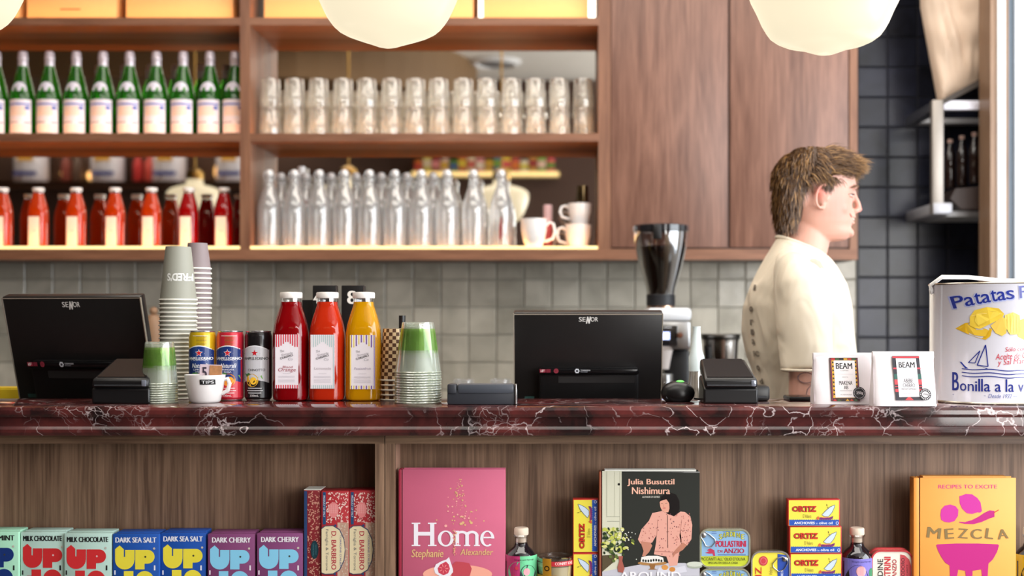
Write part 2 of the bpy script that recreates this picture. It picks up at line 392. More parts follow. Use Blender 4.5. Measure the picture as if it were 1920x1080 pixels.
# ---- room seen in the mirrors: soffit, vent, high shelf with tins and packets ----
arc = [(-5.0,-3.39),(-1.0,-3.39)]+[(-2.0+1.35*math.cos(a), -2.9+1.45*math.sin(a)) for a in [PI*i/2/14-.2 for i in range(15)]]+[(-5.0,-1.45)]
so = MB().prism(arc, 2.86, 3.2, 'z').build('soffit', mat('bronze_plaster', (120,92,62), .6), smooth=False); structure(so)
vt = thing('ceiling_vent', 'round white vent on the pale ceiling, seen in the shelf mirror', 'vent', (-.50,-2.65,3.2))
MB().lathe([(.19,0),(.19,-.012),(.15,-.03),(.145,0)], 32).build('vent_ring', M_WHITE, vt)
MB().lathe([(.12,0),(.12,-.02),(.06,-.04),(.01,-.04)], 32).build('vent_cone', mat('grey_metal', (120,122,126), .4), vt)
DM = 10.34
hs = thing('display_shelf', 'long high display shelf on the brown wall opposite, seen in the mirror', 'shelf', (-2.3,-3.4,PZ(345,DM)-.03))
MB().box(-5.0,-1.5,-3.4,-3.08,PZ(345,DM)-.03,PZ(345,DM)).build('board', M_FRONT, hs, smooth=False, world=True)
MB().box(-5.0,-1.5,-3.085,-3.08,PZ(345,DM)-.028,PZ(345,DM)-.002).build('edge_strip', M_FRONT, hs, smooth=False, world=True)
ls = thing('lit_shelf', 'warm lit wall shelf full of small packets, seen in the mirror', 'shelf', (-.6,-3.4,PZ(325,DM)-.03))
MB().box(PX(775,DM),PX(1048,DM),-3.4,-3.2,PZ(325,DM)-.03,PZ(325,DM)).build('board', M_TRW, ls, smooth=False, world=True)
MB().box(PX(775,DM),PX(1048,DM),-3.2,-3.19,PZ(325,DM)-.035,PZ(325,DM)).build('light_strip', M_LED, ls, smooth=False, world=True)
pc = [(226,120,40),(220,200,60),(150,40,40),(230,190,170),(90,140,50),(200,60,60),(235,215,180),(240,150,150),(225,175,40),(60,90,160),(230,200,60),(210,90,80),(240,225,200),(200,150,60),(120,160,60),(220,80,90)]
for i, c in enumerate(pc):
    x = PX(785+i*16.5, DM); h = .10+.05*((i*7) % 4)/3
    b = thing('packet', '%s small packet from the %s end on the lit shelf in the mirror' % (ORD[i if i < 8 else 15-i], 'right' if i < 8 else 'left'), 'packet', (x,-3.29,PZ(325,DM)), group='packets on the lit shelf')
    MB().box(-.03,.03,-.03,.03,0,h,ch=.004).build('body', pm(c), b); MB().box(-.031,.031,.0285,.0312,h*.3,h*.7).build('label', pm(pc[(i+5) % 16]), b, smooth=False)
for i, x in enumerate((65, 207, 322, 440)):
    t = thing('snack_tin', 'white and blue snack tin on the high shelf in the mirror, %s from the right' % ORD[3-i], 'tin', (PX(x,DM),-3.24,PZ(345,DM)), group='tins on the high shelf')
    MB().lathe([(.125,0),(.127,.005),(.127,.285),(.125,.29)], 28).build('tin_body', pm((214,212,222)), t)
    m = MB(); m.box(-.06,.06,.1275,.1285,.16,.25,0); m.box(-.09,.09,.1275,.1285,.05,.08,1); m.build('printed_label', [pm((212,160,60)), pm((70,80,150))], t, smooth=False)

for i, (x, y) in enumerate(((402,318),(110,322),(160,326))):
    t = thing('wall_sconce', 'small warm glowing wall lamp in the left mirror, %s' % ['by the upright','left of the tins','between the first two tins'][i], 'lamp', (PX(x,10.2),-3.4,PZ(y,10.2)), group='small wall lamps in the mirror')
    MB().ell((0,.10,0),(.035,.035,.07 if i == 0 else .04),16).build('glow_bulb', mat('warm_bulb', (255,190,110), .5, emis=3.0, ecol=(255,196,120), var=0), t); MB().tube([(0,0,0),(0,.07,0)], .01, 8).build('bracket', mat('aged_brass', (160,126,70), .3, metal=1), t)
for i, (x, c) in enumerate(((262,(190,50,50)),(284,(210,80,70)),(128,(130,60,50)),(150,(90,70,60)))):
    t = thing('spirit_bottle', '%s bottle on the high shelf in the left mirror' % ['red','pale red','brown','grey brown'][i], 'bottle', (PX(x,DM),-3.26,PZ(345,DM)), group='bottles on the high shelf')
    MB().lathe([(.035,0),(.038,.01),(.038,.16),(.014,.21),(.013,.26)], 18).build('glass_body', pm(c), t); MB().lathe([(.0145,.25),(.0145,.275)], 14).build('cap', M_BLACK, t)
# ================= BACK SHELVING (front face at d=4.60) =================
D1 = 4.60; YF = D1+CY; YM = 4.82+CY        # front plane, mirror plane
xL, xa, xb, xc, xd, xe = -2.36, PX(450,D1), PX(469,D1), PX(1122,D1), PX(1145,D1), PX(1608,D1)
zb0, zb1 = PZ(487,D1), PZ(467,D1); zm0, zm1 = PZ(265,D1), PZ(250,D1); zt0, zt1 = PZ(47,D1), PZ(33,D1); ZT = 2.80
def bay(name, label, x0, x1, left, right):
    t = thing(name, label, 'shelving', ((x0+x1)/2, YF, zb0))
    sbox('bottom_board', left, right, YF, YM, zb0, zb1, M_FRONT, t)
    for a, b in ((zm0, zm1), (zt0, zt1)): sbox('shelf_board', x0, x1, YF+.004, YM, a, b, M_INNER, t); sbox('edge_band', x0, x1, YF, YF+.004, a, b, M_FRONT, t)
    sbox('top_board', left, right, YF, YM, ZT-.02, ZT, M_FRONT, t)
    sbox('side_panel', left, x0, YF, YM, zb1, ZT-.02, M_FRONTV, t); sbox('side_panel', x1, right, YF, YM, zb1, ZT-.02, M_FRONTV, t)
    for a, b in ((zb1, zm0), (zm1, zt0), (zt1, ZT-.02)): sbox('mirror', x0, x1, YM, YM+.006, a, b, M_MIRROR, t)
    sbox('backboard', left, right, YM+.006, YM+.02, zb0, ZT, M_BROWN, t)
    sbox('led_strip', x0, x1-.002, YF+.002, YF+.010, zb1, zb1+.0105, M_LED, t)
    for z in (zm1, zt1, zb1): sbox('led_groove', x0+.01, x1-.01, YF+.012, YF+.022, z, z+.0015, M_LEDHI, t)
    return t
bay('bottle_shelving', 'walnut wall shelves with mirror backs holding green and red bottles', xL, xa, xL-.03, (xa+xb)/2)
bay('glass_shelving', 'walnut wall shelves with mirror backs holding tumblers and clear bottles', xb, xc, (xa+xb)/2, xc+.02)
# thin bright brass seams on the mirrors
cb = thing('wall_cupboard', 'two-door walnut wall cupboard right of the glass shelves', 'cabinet', ((xd+xe)/2, YF, zb0))
g = .0022
sbox('carcass', xc+.02, xe, YF+.018, YM+.02, zb0, ZT, wood('walnut_dark_carcass', (70,44,34), (92,60,46), 'z'), cb)
sbox('bottom_rail', xc+.02, xe, YF, YF+.018, zb0, PZ(467,D1), M_FRONT, cb)
sbox('stile', xc+.02, xd, YF, YF+.018, PZ(467,D1), ZT, M_FRONTV, cb)
sbox('end_panel', PX(1593,D1), xe, YF, YF+.018, PZ(467,D1), ZT, M_FRONTV, cb)
sbox('door', xd+g, PX(1366,D1)-g, YF+.002, YF+.018, PZ(465,D1)+g, ZT, M_DOOR, cb, ch=.0015)
sbox('door', PX(1368,D1)+g, PX(1592,D1)-g, YF+.002, YF+.018, PZ(465,D1)+g, ZT, M_DOOR, cb, ch=.0015)
sb = sbox('wall_bulkhead', -5.0, xe, YF, WB, ZT, 3.2, M_BROWN)
# amber lit boxes on the top shelf
M_BOXC = mat('cream_card', (228,178,118), .6, var=.03); M_CARD2 = mat('kraft_card', (190,130,74), .7)
for i, (a, b) in enumerate(((-165,35),(50,218),(236,437),(495,697),(722,887),(906,1103))):
    x0, x1 = PX(a, 4.66), PX(b, 4.66); xc_ = (x0+x1)/2
    nm = ['half-hidden card box behind the left lamp on the top shelf', 'cream card box second from the left on the top shelf', 'cream card box against the upright on the top shelf', 'cream card box left of the middle lamp on the top shelf', 'cream card box right of the middle lamp on the top shelf', 'cream card box at the right end of the top shelf'][i]
    t = thing('card_box', nm, 'box', (xc_, 2.13, zt1), group='boxes on the top shelf'); hw = (x1-x0)/2
    MB().box(-hw,hw,-.07,.07,.0,.20,ch=.003).build('carton', M_BOXC, t); MB().box(-hw-.002,hw+.002,-.072,.072,.20,.23,ch=.003).build('lid', M_BOXC, t)
    if i == 1: MB().box(-hw*.25,hw*.2,-.0712,-.0702,.041,.046).build('printed_label', pm((150,100,60)), t, smooth=False)

# ---- green mineral water bottles ----
M_GG = mat('green_bottle_glass', (48,158,14), .06, trans=.82, coat=.6, var=0, ior=1.35)
M_SILV = mat('silver_capsule', (206,196,204), .35, metal=.35, var=.03)
def green_bottle():
    t = thing('water_bottle', 'x', 'bottle', group='green mineral water bottles')
    MB().lathe([(.036,0),(.0430,.006),(.0438,.02),(.0438,.130),(.0425,.148),(.0370,.176),(.0290,.205),(.0210,.235),(.0168,.255),(.0160,.283)], 28).build('glass_body', M_GG, t)
    MB().lathe([(.0172,.250),(.0172,.278),(.0186,.280),(.0186,.286),(.0170,.288),(.0170,.301),(.013,.307)], 20).build('foil_cap', M_SILV, t)
    a = Art(0,0,1); R = .0441; n = 14
    def U(u0,v0,u1,v1,c,ly=1,nn=14):
        xs = [u0+(u1-u0)*k/nn for k in range(nn+1)]
        a.items.append(([(x,v0) for x in xs]+[(x,v1) for x in xs], [(k,k+1,k+nn+2,k+nn+1) for k in range(nn)], a.ci(c), ly))
    U(-.0385,.010,.0385,.130,(226,220,232)); U(-.036,.110,.036,.116,(96,110,190),2); U(-.032,.072,.026,.106,(236,212,200),2)
    U(-.036,.047,.0,.050,(90,80,120),2); U(.02,.046,.036,.050,(96,80,120),2); U(-.035,.012,.035,.042,(236,214,214),2); U(.022,.094,.034,.106,(84,100,180),3)
    a.build('label', t, R=R, rough=.35)
    b = Art(0,0,1); pts = [(.0265*math.cos(q), .162+.032*math.sin(q)) for q in [PI*k/10 for k in range(11)]]
    GP = [(.130,.0438),(.148,.0425),(.176,.0370),(.205,.0290),(.235,.0210)]
    def prof(v):
        for (z0_,r0_),(z1_,r1_) in zip(GP[:-1],GP[1:]):
            if z0_ <= v <= z1_: return r0_+(r1_-r0_)*(v-z0_)/(z1_-z0_)+.0012
        return .0443
    fan = [(0,.150)]+pts
    for k in range(10): b.items.append(([(0,.160), pts[k], pts[k+1]], [(0,1,2)], b.ci((222,216,228)), 2))
    b.build('neck_label', t, R=.04, prof=prof, rough=.4)
    return t
gx = [43+50.1*i for i in range(-1, 9)]
gp = None
for i, x in enumerate(gx):
    n = len(gx)-1-i
    lab = 'green mineral water bottle, %s from the upright on its shelf' % ORD[n] if n else 'green mineral water bottle half hidden by the upright'
    loc = (PX(x,4.70), 2.10, zm1)
    if i == len(gx)-1: loc = (xa-.043, 2.10, zm1)
    if gp is None: gp = green_bottle(); o = gp; gp.location = loc; WL[gp.name] = Vector(loc); gp['label'] = lab
    else: o = copy_tree(gp, loc, 0, lab)
# ---- cordial bottles: squared glass, white cap ----
M_CAP = mat('white_screw_cap', (240,232,226), .35, var=.02)
M_CLR = thin_glass('clear_bottle_glass', (250,250,250), .5, .15)
CP = [(.026,0),(.0322,.004),(.0335,.012),(.0335,.124),(.0328,.140),(.0306,.156),(.0278,.168),(.0250,.178),(.0214,.190),(.0193,.198),(.0186,.205)]
def cordial(name, label, ink, ink2, grp=None):
    t = thing(name, label, 'bottle', group=grp)
    MB().lathe(CP, 36, sq=2.9).build('juice_body', mat('juice_%d_%d_%d' % ink, ink, .07, trans=.30, coat=.6, var=.05, vs=12, ior=1.35), t)
    MB().lathe([(.0184,.2052),(.0186,.209),(.0186,.2155)], 28).build('glass_neck', M_CLR, t)
    MB().lathe([(.0205,.2125),(.0212,.2145),(.0212,.2225),(.0200,.2250),(.010,.2256)], 28).build('cap', M_CAP, t)
    return t
rx = [5, 72, 143, 216, 284, 354, 420]
cr = {}
for i, x in enumerate(rx):
    n = 6-i; kind = 'red' if i >= 5 else 'orange'
    lab = '%s cordial bottle with blank cream label, %s from the upright on the bottom shelf' % ('deep red' if kind == 'red' else 'orange-red', ORD[n])
    loc = (PX(x,4.70), 2.10, zb1)
    if kind not in cr:
        t = cordial('cordial_bottle', lab, (170,4,8) if kind == 'red' else (214,62,4), None, 'cordial bottles on the wall shelf')
        a = Art(0,0,1); xs = [-.022,.017]
        nn = 8; us = [xs[0]+(xs[1]-xs[0])*k/nn for k in range(nn+1)]
        MB().box(xs[0],xs[1],-.0352,-.0342,.010,.120,ch=.0004).build('label', pm((250,228,205)), t)
        MB().box(-.006,.004,-.0356,-.0351,.068,.071).build('scribble', pm((200,180,165)), KIDS(t)[-1])
        t.location = loc; WL[t.name] = Vector(loc); cr[kind] = t
    else: copy_tree(cr[kind], loc, 0, lab)
# ---- tumblers, stacked two high, upside down ----
M_TG = thin_glass('tumbler_glass', (254,252,248), .34, .40, .02, 1.42, .13, (255,252,246))
def tumbler():
    t = thing('tumbler', 'x', 'glass', group='stacked tumblers')
    fl = lambda z: 1.0 if z < .06 else 0.0
    MB().lathe([(.0375,0),(.0378,.001),(.0372,.03),(.0362,.058),(.0350,.063),(.0338,.092),(.0310,.102),(.0,.104)], 40, flute=(10,.035,fl)).build('outer_wall', M_TG, t)
    MB().lathe([(.0355,.001),(.034,.055),(.032,.06),(.029,.088),(.0,.089)], 24).build('inner_wall', M_TG, t)
    return t
tp = None
for i in range(14):
    x = 507+45.2*i
    for k in range(2):
        lab = 'upside-down clear tumbler, %s column from the %s, %s one' % (ORD[i if i < 7 else 13-i], 'left' if i < 7 else 'right', 'lower' if k == 0 else 'upper')
        loc = (PX(x,4.69)+random.uniform(-.002,.002)*k, 2.09+.003*k, zm1+.1045*k)
        if tp is None: tp = tumbler(); tp['label'] = lab; tp.location = loc; WL[tp.name] = Vector(loc)
        else: copy_tree(tp, loc, random.uniform(0,1), lab)
# ---- swing-top bottles ----
M_BG = thin_glass('bottle_clear_glass', (252,252,252), .36, .26, .02, 1.3, .14, (255,255,255))
M_CER = mat('white_ceramic', (236,232,230), .25, coat=.5, var=.02)
def swing():
    t = thing('swing_top_bottle', 'x', 'bottle', group='swing-top bottles')
    MB().lathe([(.033,0),(.0405,.004),(.0420,.012),(.0420,.145),(.0385,.172),(.0280,.203),(.0195,.225),(.0165,.245),(.0170,.262),(.0185,.264),(.0185,.270)], 28).build('glass_body', M_BG, t)
    MB().lathe([(.0,.006),(.030,.007),(.0375,.013),(.0375,.143),(.034,.168),(.023,.203),(.0135,.23),(.012,.262)], 20).build('glass_lining', M_BG, t)
    MB().lathe([(.009,.262),(.013,.272),(.013,.280),(.008,.287),(.002,.288)], 16).build('stopper', M_CER, t)
    w_ = MB(); w_.tube([(-.017,0,.252),(-.019,-.004,.268),(-.014,-.002,.283),(0,0,.286),(.014,-.002,.283),(.019,-.004,.268),(.017,0,.252)], .0011, 6)
    w_.tube([(-.017,0,.252),(-.012,-.012,.249),(0,-.017,.247),(.012,-.012,.249),(.017,0,.252)], .0011, 6); w_.build('wire_bail', M_STEEL, t)
    return t
sp = None
sx = [505, 552, 599, 646, 693, 741, 790, 839, 888, 940]
rows = [(x, 4.675, 0) for x in sx]+[(x+22, 4.765, 1) for x in sx[:7]]
for i, (x, d, r) in enumerate(rows):
    lab = ('clear swing-top bottle, %s from the left in the front row' % ORD[i]) if r == 0 else ('clear swing-top bottle, %s from the left in the row behind' % ORD[i-10])
    if i == 9: lab = 'swing-top bottle with a dark red print, beside the white cup'
    loc = (PX(x,d), d+CY, zb1)
    if sp is None: sp = swing(); sp['label'] = lab; sp.location = loc; WL[sp.name] = Vector(loc); o = sp
    else: o = copy_tree(sp, loc, None, lab)
    if i == 9:
        a = Art(0,0,1)
        for (u, v, q, s_) in ((0,.07,.006,.03),(.002,.10,.004,.016),(-.002,.045,.004,.012)):
            a.items.append(([(u+q*math.cos(2*PI*k/12), v+s_*math.sin(2*PI*k/12)) for k in range(12)], [tuple(range(12))], a.ci((120,40,44)), 2))
        a.build('red_print', o, R=.0423)
# ---- white cups on the right of the bottom shelf ----
def cup(name, label, loc, r, h, rh, side=-1, grp=None, col=None):
    t = thing(name, label, 'cup', loc, group=grp)
    MB().lathe([(rh,0),(rh+.001,.003),(rh*1.05,.006),(r*.82,h*.30),(r*.95,h*.6),(r,h),(r-.003,h),(r*.92,h*.6),(r*.76,h*.3),(.001,.010)], 32).build('bowl', col or M_CER, t)
    MB().tube([(side*r*.93,0,h*.78),(side*(r+.008),0,h*.90),(side*(r+.022),0,h*.84),(side*(r+.028),0,h*.60),(side*(r+.020),0,h*.36),(side*r*.84,0,h*.26)], [.0045,.005,.005,.005,.005,.0045], 10).build('handle', col or M_CER, t)
    return t
cup('coffee_cup', 'single white coffee cup in front on the lower glass shelf', (PX(1001,4.64),2.04,zb1+.0005), .047, .108, .026, 1)
cup('coffee_cup', 'lower white cup of the stacked pair by the cupboard', (PX(1084,4.68),2.09,zb1), .048, .092, .034, -1, 'stacked pair of cups')
cup('coffee_cup', 'upper white cup of the stacked pair by the cupboard', (PX(1087,4.70),2.09,zb1+.0925), .043, .075, .030, -1, 'stacked pair of cups')
t = thing('steel_jigger', 'small dark metal beaker standing on the upper white cup', 'beaker', (PX(1092,4.70),2.09,zb1+.168))
MB().lathe([(.020,0),(.021,.002),(.021,.063),(.019,.063),(.018,.004)], 20).build('beaker_wall', mat('dark_brass', (110,92,64), .25, metal=1), t)
t = thing('spice_tin', 'slim red and white tin behind the single white cup', 'tin', (PX(1027,4.75),2.16,zb1))
MB().lathe([(.018,0),(.018,.105),(.016,.11)], 20).build('tin_body', pm((176,60,56)), t); MB().lathe([(.0165,.11),(.0168,.165),(.014,.17)], 20).build('white_top', pm((210,170,170)), t)
t = thing('white_bottle', 'small white bottle with a red band above the clear bottles', 'bottle', (PX(567,4.80),2.185,zb1))
MB().lathe([(.02,0),(.02,.2),(.012,.24),(.012,.27),(.015,.272),(.015,.31),(.013,.312)], 18).build('bottle_body', M_CER, t); MB().lathe([(.0206,.16),(.0206,.19)], 18).build('red_band', pm((150,50,60)), t)

# ---- back bench, grinder, steel canister ----
M_ST2 = mat('dark_stone_top', (70,66,60), .3)
bb = thing('back_bench', 'low back bench with dark stone top along the tiled wall', 'bench', (0,1.9,0))
sbox('bench_top', -2.4, 1.42, 1.5, 2.28, .89, .92, M_ST2, bb); sbox('bench_body', -2.4, 1.42, 1.54, 2.28, 0, .89, M_BROWN, bb)
DG = 4.2; gxx = PX(1239,DG)
gr = thing('coffee_grinder', 'tall black coffee grinder with a clear hopper full of beans', 'grinder', (gxx, DG+CY, .92))
def gz(y): return PZ(y,DG)-.92
def gr_(px): return px*DG/F
MB().lathe([(gr_(26),gz(553)),(gr_(28),gz(540)),(gr_(40),gz(500)),(gr_(48),gz(465)),(gr_(51),gz(445)),(gr_(51.5),gz(432))], 36).build('hopper', thin_glass('hopper_plastic', (190,182,178), .8, .1), gr)
MB().lathe([(gr_(25),gz(552)),(gr_(26),gz(540)),(gr_(38),gz(500)),(gr_(45.5),gz(468)),(gr_(46),gz(463)),(gr_(20),gz(461))], 36).build('coffee_beans', mat('roasted_beans', (44,28,24), .45, var=.5, vs=160, bump=1.0, bs=170), gr)
MB().lathe([(gr_(50),gz(437)),(gr_(53),gz(435)),(gr_(53),gz(424)),(gr_(50),gz(422)),(.005,gz(421))], 36).build('hopper_lid', mat('smoked_lid', (30,30,34), .15, coat=.8), gr)
MB().box(-.03,-.005,-.094,-.085,gz(452),gz(424),ch=.003).build('lid_clip', M_BLACK, gr)
MB().lathe([(gr_(24),gz(575)),(gr_(27),gz(573)),(gr_(27),gz(553)),(gr_(25),gz(551))], 30).build('hopper_collar', mat('black_rubber', (26,26,30), .5), gr)
MB().lathe([(gr_(26),gz(582)),(gr_(26),gz(574))], 30).build('chrome_ring', mat('warm_chrome', (230,190,160), .15, metal=1), gr)
MB().box(-.05,.088,-.11,.12,gz(602),gz(578),ch=.012).build('top_housing', M_WHITE, gr)
MB().box(-.05,.085,-.10,.12,gz(655),gz(602)-.001,ch=.006).build('head', M_STEEL, gr)
MB().box(-.045,.045,-.104,-.100,gz(648),gz(610),ch=.002).build('display_panel', mat('display_black', (24,24,28), .1, coat=1), gr)
MB().box(-.01,.02,-.1065,-.1045,gz(636),gz(622)).build('lit_figures', mat('display_glow', (190,205,255), emis=2.0, var=0), gr, smooth=False)
MB().lathe([(.009,0),(.009,.012),(.0,.013)], 16).build('knob', mat('bronze_knob', (150,104,84), .3, metal=.8), gr).matrix_local = Matrix.Translation((.052,-.104,gz(628)))@Matrix.Rotation(PI/2,4,'X')
MB().box(.008,.09,-.03,.12,.03,gz(655),ch=.008).build('column', M_BLACK, gr)
MB().box(-.07,.09,-.15,.13,0,.035,ch=.008).build('foot', M_BLACK, gr)
m = MB(); m.tube([(0,-.10,gz(655)),(0,-.10,gz(690))], [.03,.018], 16); m.build('chute', mat('pale_plastic', (200,190,186), .4), gr)
MB().lathe([(.030,gz(752)),(.034,gz(750)),(.034,gz(700)),(.032,gz(698))], 20, c=(-.002,-.10,0)).build('dosing_cup', thin_glass('cup_glass', (220,214,210), .5, .2), gr)
cn = thing('steel_canister', 'tapered polished steel canister right of the coffee grinder', 'canister', (PX(1351,4.25), 1.65, .92))
hz = PZ(626,4.25)-.92
MB().lathe([(.040,0),(.044,.005),(.058,hz-.03),(.061,hz-.008),(.0625,hz-.002),(.060,hz),(.056,hz-.03),(.04,.02),(.001,.02)], 36).build('steel_body', mat('polished_steel', (176,170,164), .16, metal=1), cn)
MB().lathe([(.0615,hz-.018),(.0635,hz-.014),(.0635,hz-.004),(.0615,hz)], 36).build('rim_band', mat('dark_steel', (80,76,72), .3, metal=1), cn)
for i, x in enumerate((869, 938)):
    t = thing('water_glass', 'small clear glass on the back bench, the %s of two' % ('left' if i == 0 else 'right'), 'glass', (PX(x,4.3), 1.7, .92), group='two glasses on the back bench')
    MB().lathe([(.03,0),(.034,.16),(.032,.16),(.028,.006)], 20).build('glass_wall', M_BG, t)
# ---- rack with sack and dark bottles, top right ----
DR = 4.52; YR = DR+CY
rk = thing('steel_rack', 'white steel wall rack on the black tiles at the top right', 'rack', (PX(1800,DR), YR, PZ(400,DR)))
sbox('upright', PX(1748,DR), PX(1770,DR), YR, YR+.03, PZ(402,DR), PZ(187,DR), mat('satin_steel', (150,142,134), .4, metal=.6), rk, ch=.004)
sbox('foot_bracket', PX(1749,DR), PX(1786,DR), YR-.004, YR+.36, PZ(402,DR), PZ(380,DR), mat('satin_white_steel', (176,176,182), .4, metal=.3), rk, ch=.006)
sbox('rail', PX(1770,DR), PX(1862,DR)+.1, YR+.002, YR+.03, PZ(206,DR), PZ(188,DR), mat('white_steel', (214,214,226), .35, metal=.3), rk, ch=.003)
sbox('rail', PX(1770,DR), PX(1862,DR)+.3, YR+.3, YR+.36, PZ(206,DR), PZ(196,DR), M_WHITE, rk)
sbox('lower_shelf', PX(1786,DR), PX(1862,DR)+.3, YR+.08, YR+.36, PZ(402,DR), PZ(392,DR), M_WHITE, rk)
sbox('arm', PX(1749,DR), PX(1770,DR), YR+.03, YR+.36, PZ(206,DR), PZ(190,DR), M_STEEL, rk)
tr = thing('bottle_crate', 'dark wooden crate of brown bottles on the rack', 'crate', (PX(1830,DR), YR+.1, PZ(392,DR)))
cm = MB(); z0 = PZ(392,DR)
cm.prism([(PX(1784,DR),PZ(372,DR)),(PX(1805,DR),z0),(PX(1880,DR)+.2,z0),(PX(1880,DR)+.2,PZ(338,DR)),(PX(1795,DR),PZ(352,DR))], YR+.02, YR+.3)
cm.build('crate_side', mat('very_dark_wood', (46,32,28), .5), tr, world=True, smooth=False, bevel=.003)
M_DB = mat('dark_brown_glass', (34,20,16), .1, coat=1.0, var=.1)
for i, (x, y) in enumerate(((1793,252),(1808,247),(1824,243),(1841,240),(1860,240))):
    zt_ = PZ(y,DR); zb_ = PZ(356,DR); H = zt_-zb_
    t = thing('brown_bottle', 'dark brown bottle with a pale cap, %s from the left in the rack crate' % ORD[i], 'bottle', (PX(x,DR)+.006, YR+.06+.042*(4-i), PZ(345-2*i,DR)), group='brown bottles in the crate')
    H = zt_-PZ(345-2*i,DR)
    MB().lathe([(.016,0),(.018,.004),(.018,H*.66),(.013,H*.78),(.008,H*.88),(.008,H*.93)], 20).build('glass_body', M_DB, t)
    MB().lathe([(.0095,H*.92),(.010,H*.99),(.008,H)], 16).build('cap', mat('rose_cap', (226,190,176), .4), t)
sk = thing('cloth_sack', 'crumpled beige cloth sack slumped on top of the steel rack', 'sack', (PX(1800,DR), YR+.05, PZ(188,DR)))
mb = MB(); nx, nz = 26, 34; pts = []
rnd = random.Random(3)
from mathutils import noise as NZ
top = 2.75
for sgn in (0, 1):
    for j in range(nz+1):
        tt = j/nz
        for i in range(nx+1):
            ss = i/nx
            xl = PX(1771-34*min(1,tt*1.0*(top-PZ(182,DR))/(PZ(0,DR)-PZ(182,DR))), DR); xr = PX(1875,DR)
            X = xl+(xr-xl)*ss
            zl = PZ(184,DR)+(PZ(128,DR)-PZ(184,DR))*ss
            Z = zl+(top-zl)*tt
            edge = min(1, 5*min(ss,1-ss,tt+.04,1-tt+.04))**.5
            nn = NZ.noise(Vector((X*9, Z*7, 1.3)))+.6*abs(NZ.noise(Vector((X*22+Z*6, Z*9, 4))))
            pts.append((X, YR+.08+(-(.055*edge+.045*nn*edge) if sgn == 0 else .08*edge), Z))
W = nx+1; H_ = (nx+1)*(nz+1); fs = []
for j in range(nz):
    for i in range(nx):
        a = j*W+i; fs.append((a,a+1,a+W+1,a+W)); fs.append((H_+a,H_+a+W,H_+a+W+1,H_+a+1))
bd = [i for i in range(W)]+[j*W+nx for j in range(1,nz+1)]+[nz*W+i for i in range(nx-1,-1,-1)]+[j*W for j in range(nz-1,0,-1)]
for a, b in zip(bd, bd[1:]+bd[:1]): fs.append((b, a, H_+a, H_+b))
mb.add(pts, fs).build('sack_cloth', mat('beige_canvas', (208,184,162), .6, var=.1, vs=8), sk, world=True)
mb = MB().prism([(PX(1768,DR),PZ(196,DR)),(PX(1768,DR),PZ(186,DR)),(PX(1880,DR),PZ(124,DR)),(PX(1880,DR),PZ(138,DR))], YR+.0, YR+.15)
mb.build('dark_base_strap', mat('dark_strap', (60,52,46), .6), sk, world=True, smooth=False)
# ---- pendant lamps ----
M_OPAL = mat('opal_glass_glow', (120,114,100), .25, emis=.93, ecol=(255,241,208), var=0)
DL = 2.5; kx = DL/F
prof = [(0,90),(9,89.3),(20,86.5),(32,82),(45,77.5),(62,71.5),(80,64.5),(92,58),(101,50),(108,41),(114,32),(121,18),(129,0),(139,-28),(146,-55),(147,-75),(142,-92),(128,-106),(105,-116),(75,-124),(52,-130),(44,-140),(43,-160)]
for i, (x, y0) in enumerate(((-915,88),(-93,74),(727,90),(1547,103))):
    if i == 0: lab = 'opal glass pendant lamp off to the far left, seen only in the mirror'
    else: lab = 'glowing cream glass pendant lamp, the %s one above the counter' % ['','leftmost','middle','rightmost'][i]
    zb = PZ(y0,DL)
    t = thing('pendant_lamp', lab, 'lamp', (PX(x,DL), DL+CY, zb), group='pendant lamps over the counter')
    pr = prof if i != 3 else [(0,90),(9,89.3),(17,88),(30,83.5),(47,77),(62,72.5),(79,68.5),(92,62.5),(103,54.5),(110,45),(118,31),(127,10),(138,-12),(148,-40),(152,-58),(151,-78),(145,-94),(128,-106),(105,-116),(75,-124),(52,-130),(44,-140),(43,-160)]
    MB().lathe([(max(.0001,r*kx), (90-y)*kx) for r, y in pr], 56).build('lamp_shade', M_OPAL, t)
    h = 250*kx
    MB().lathe([(.048,h-.002),(.05,h+.02),(.046,h+.04),(.02,h+.06)], 28).build('fitter', mat('aged_brass', (160,126,70), .3, metal=1), t)
    MB().tube([(0,0,h+.05),(0,0,3.2-zb-.02)], .006, 10).build('stem', mat('aged_brass'), t)
    MB().lathe([(.055,3.2-zb-.02),(.06,3.2-zb)], 24).build('ceiling_rose', mat('aged_brass'), t)
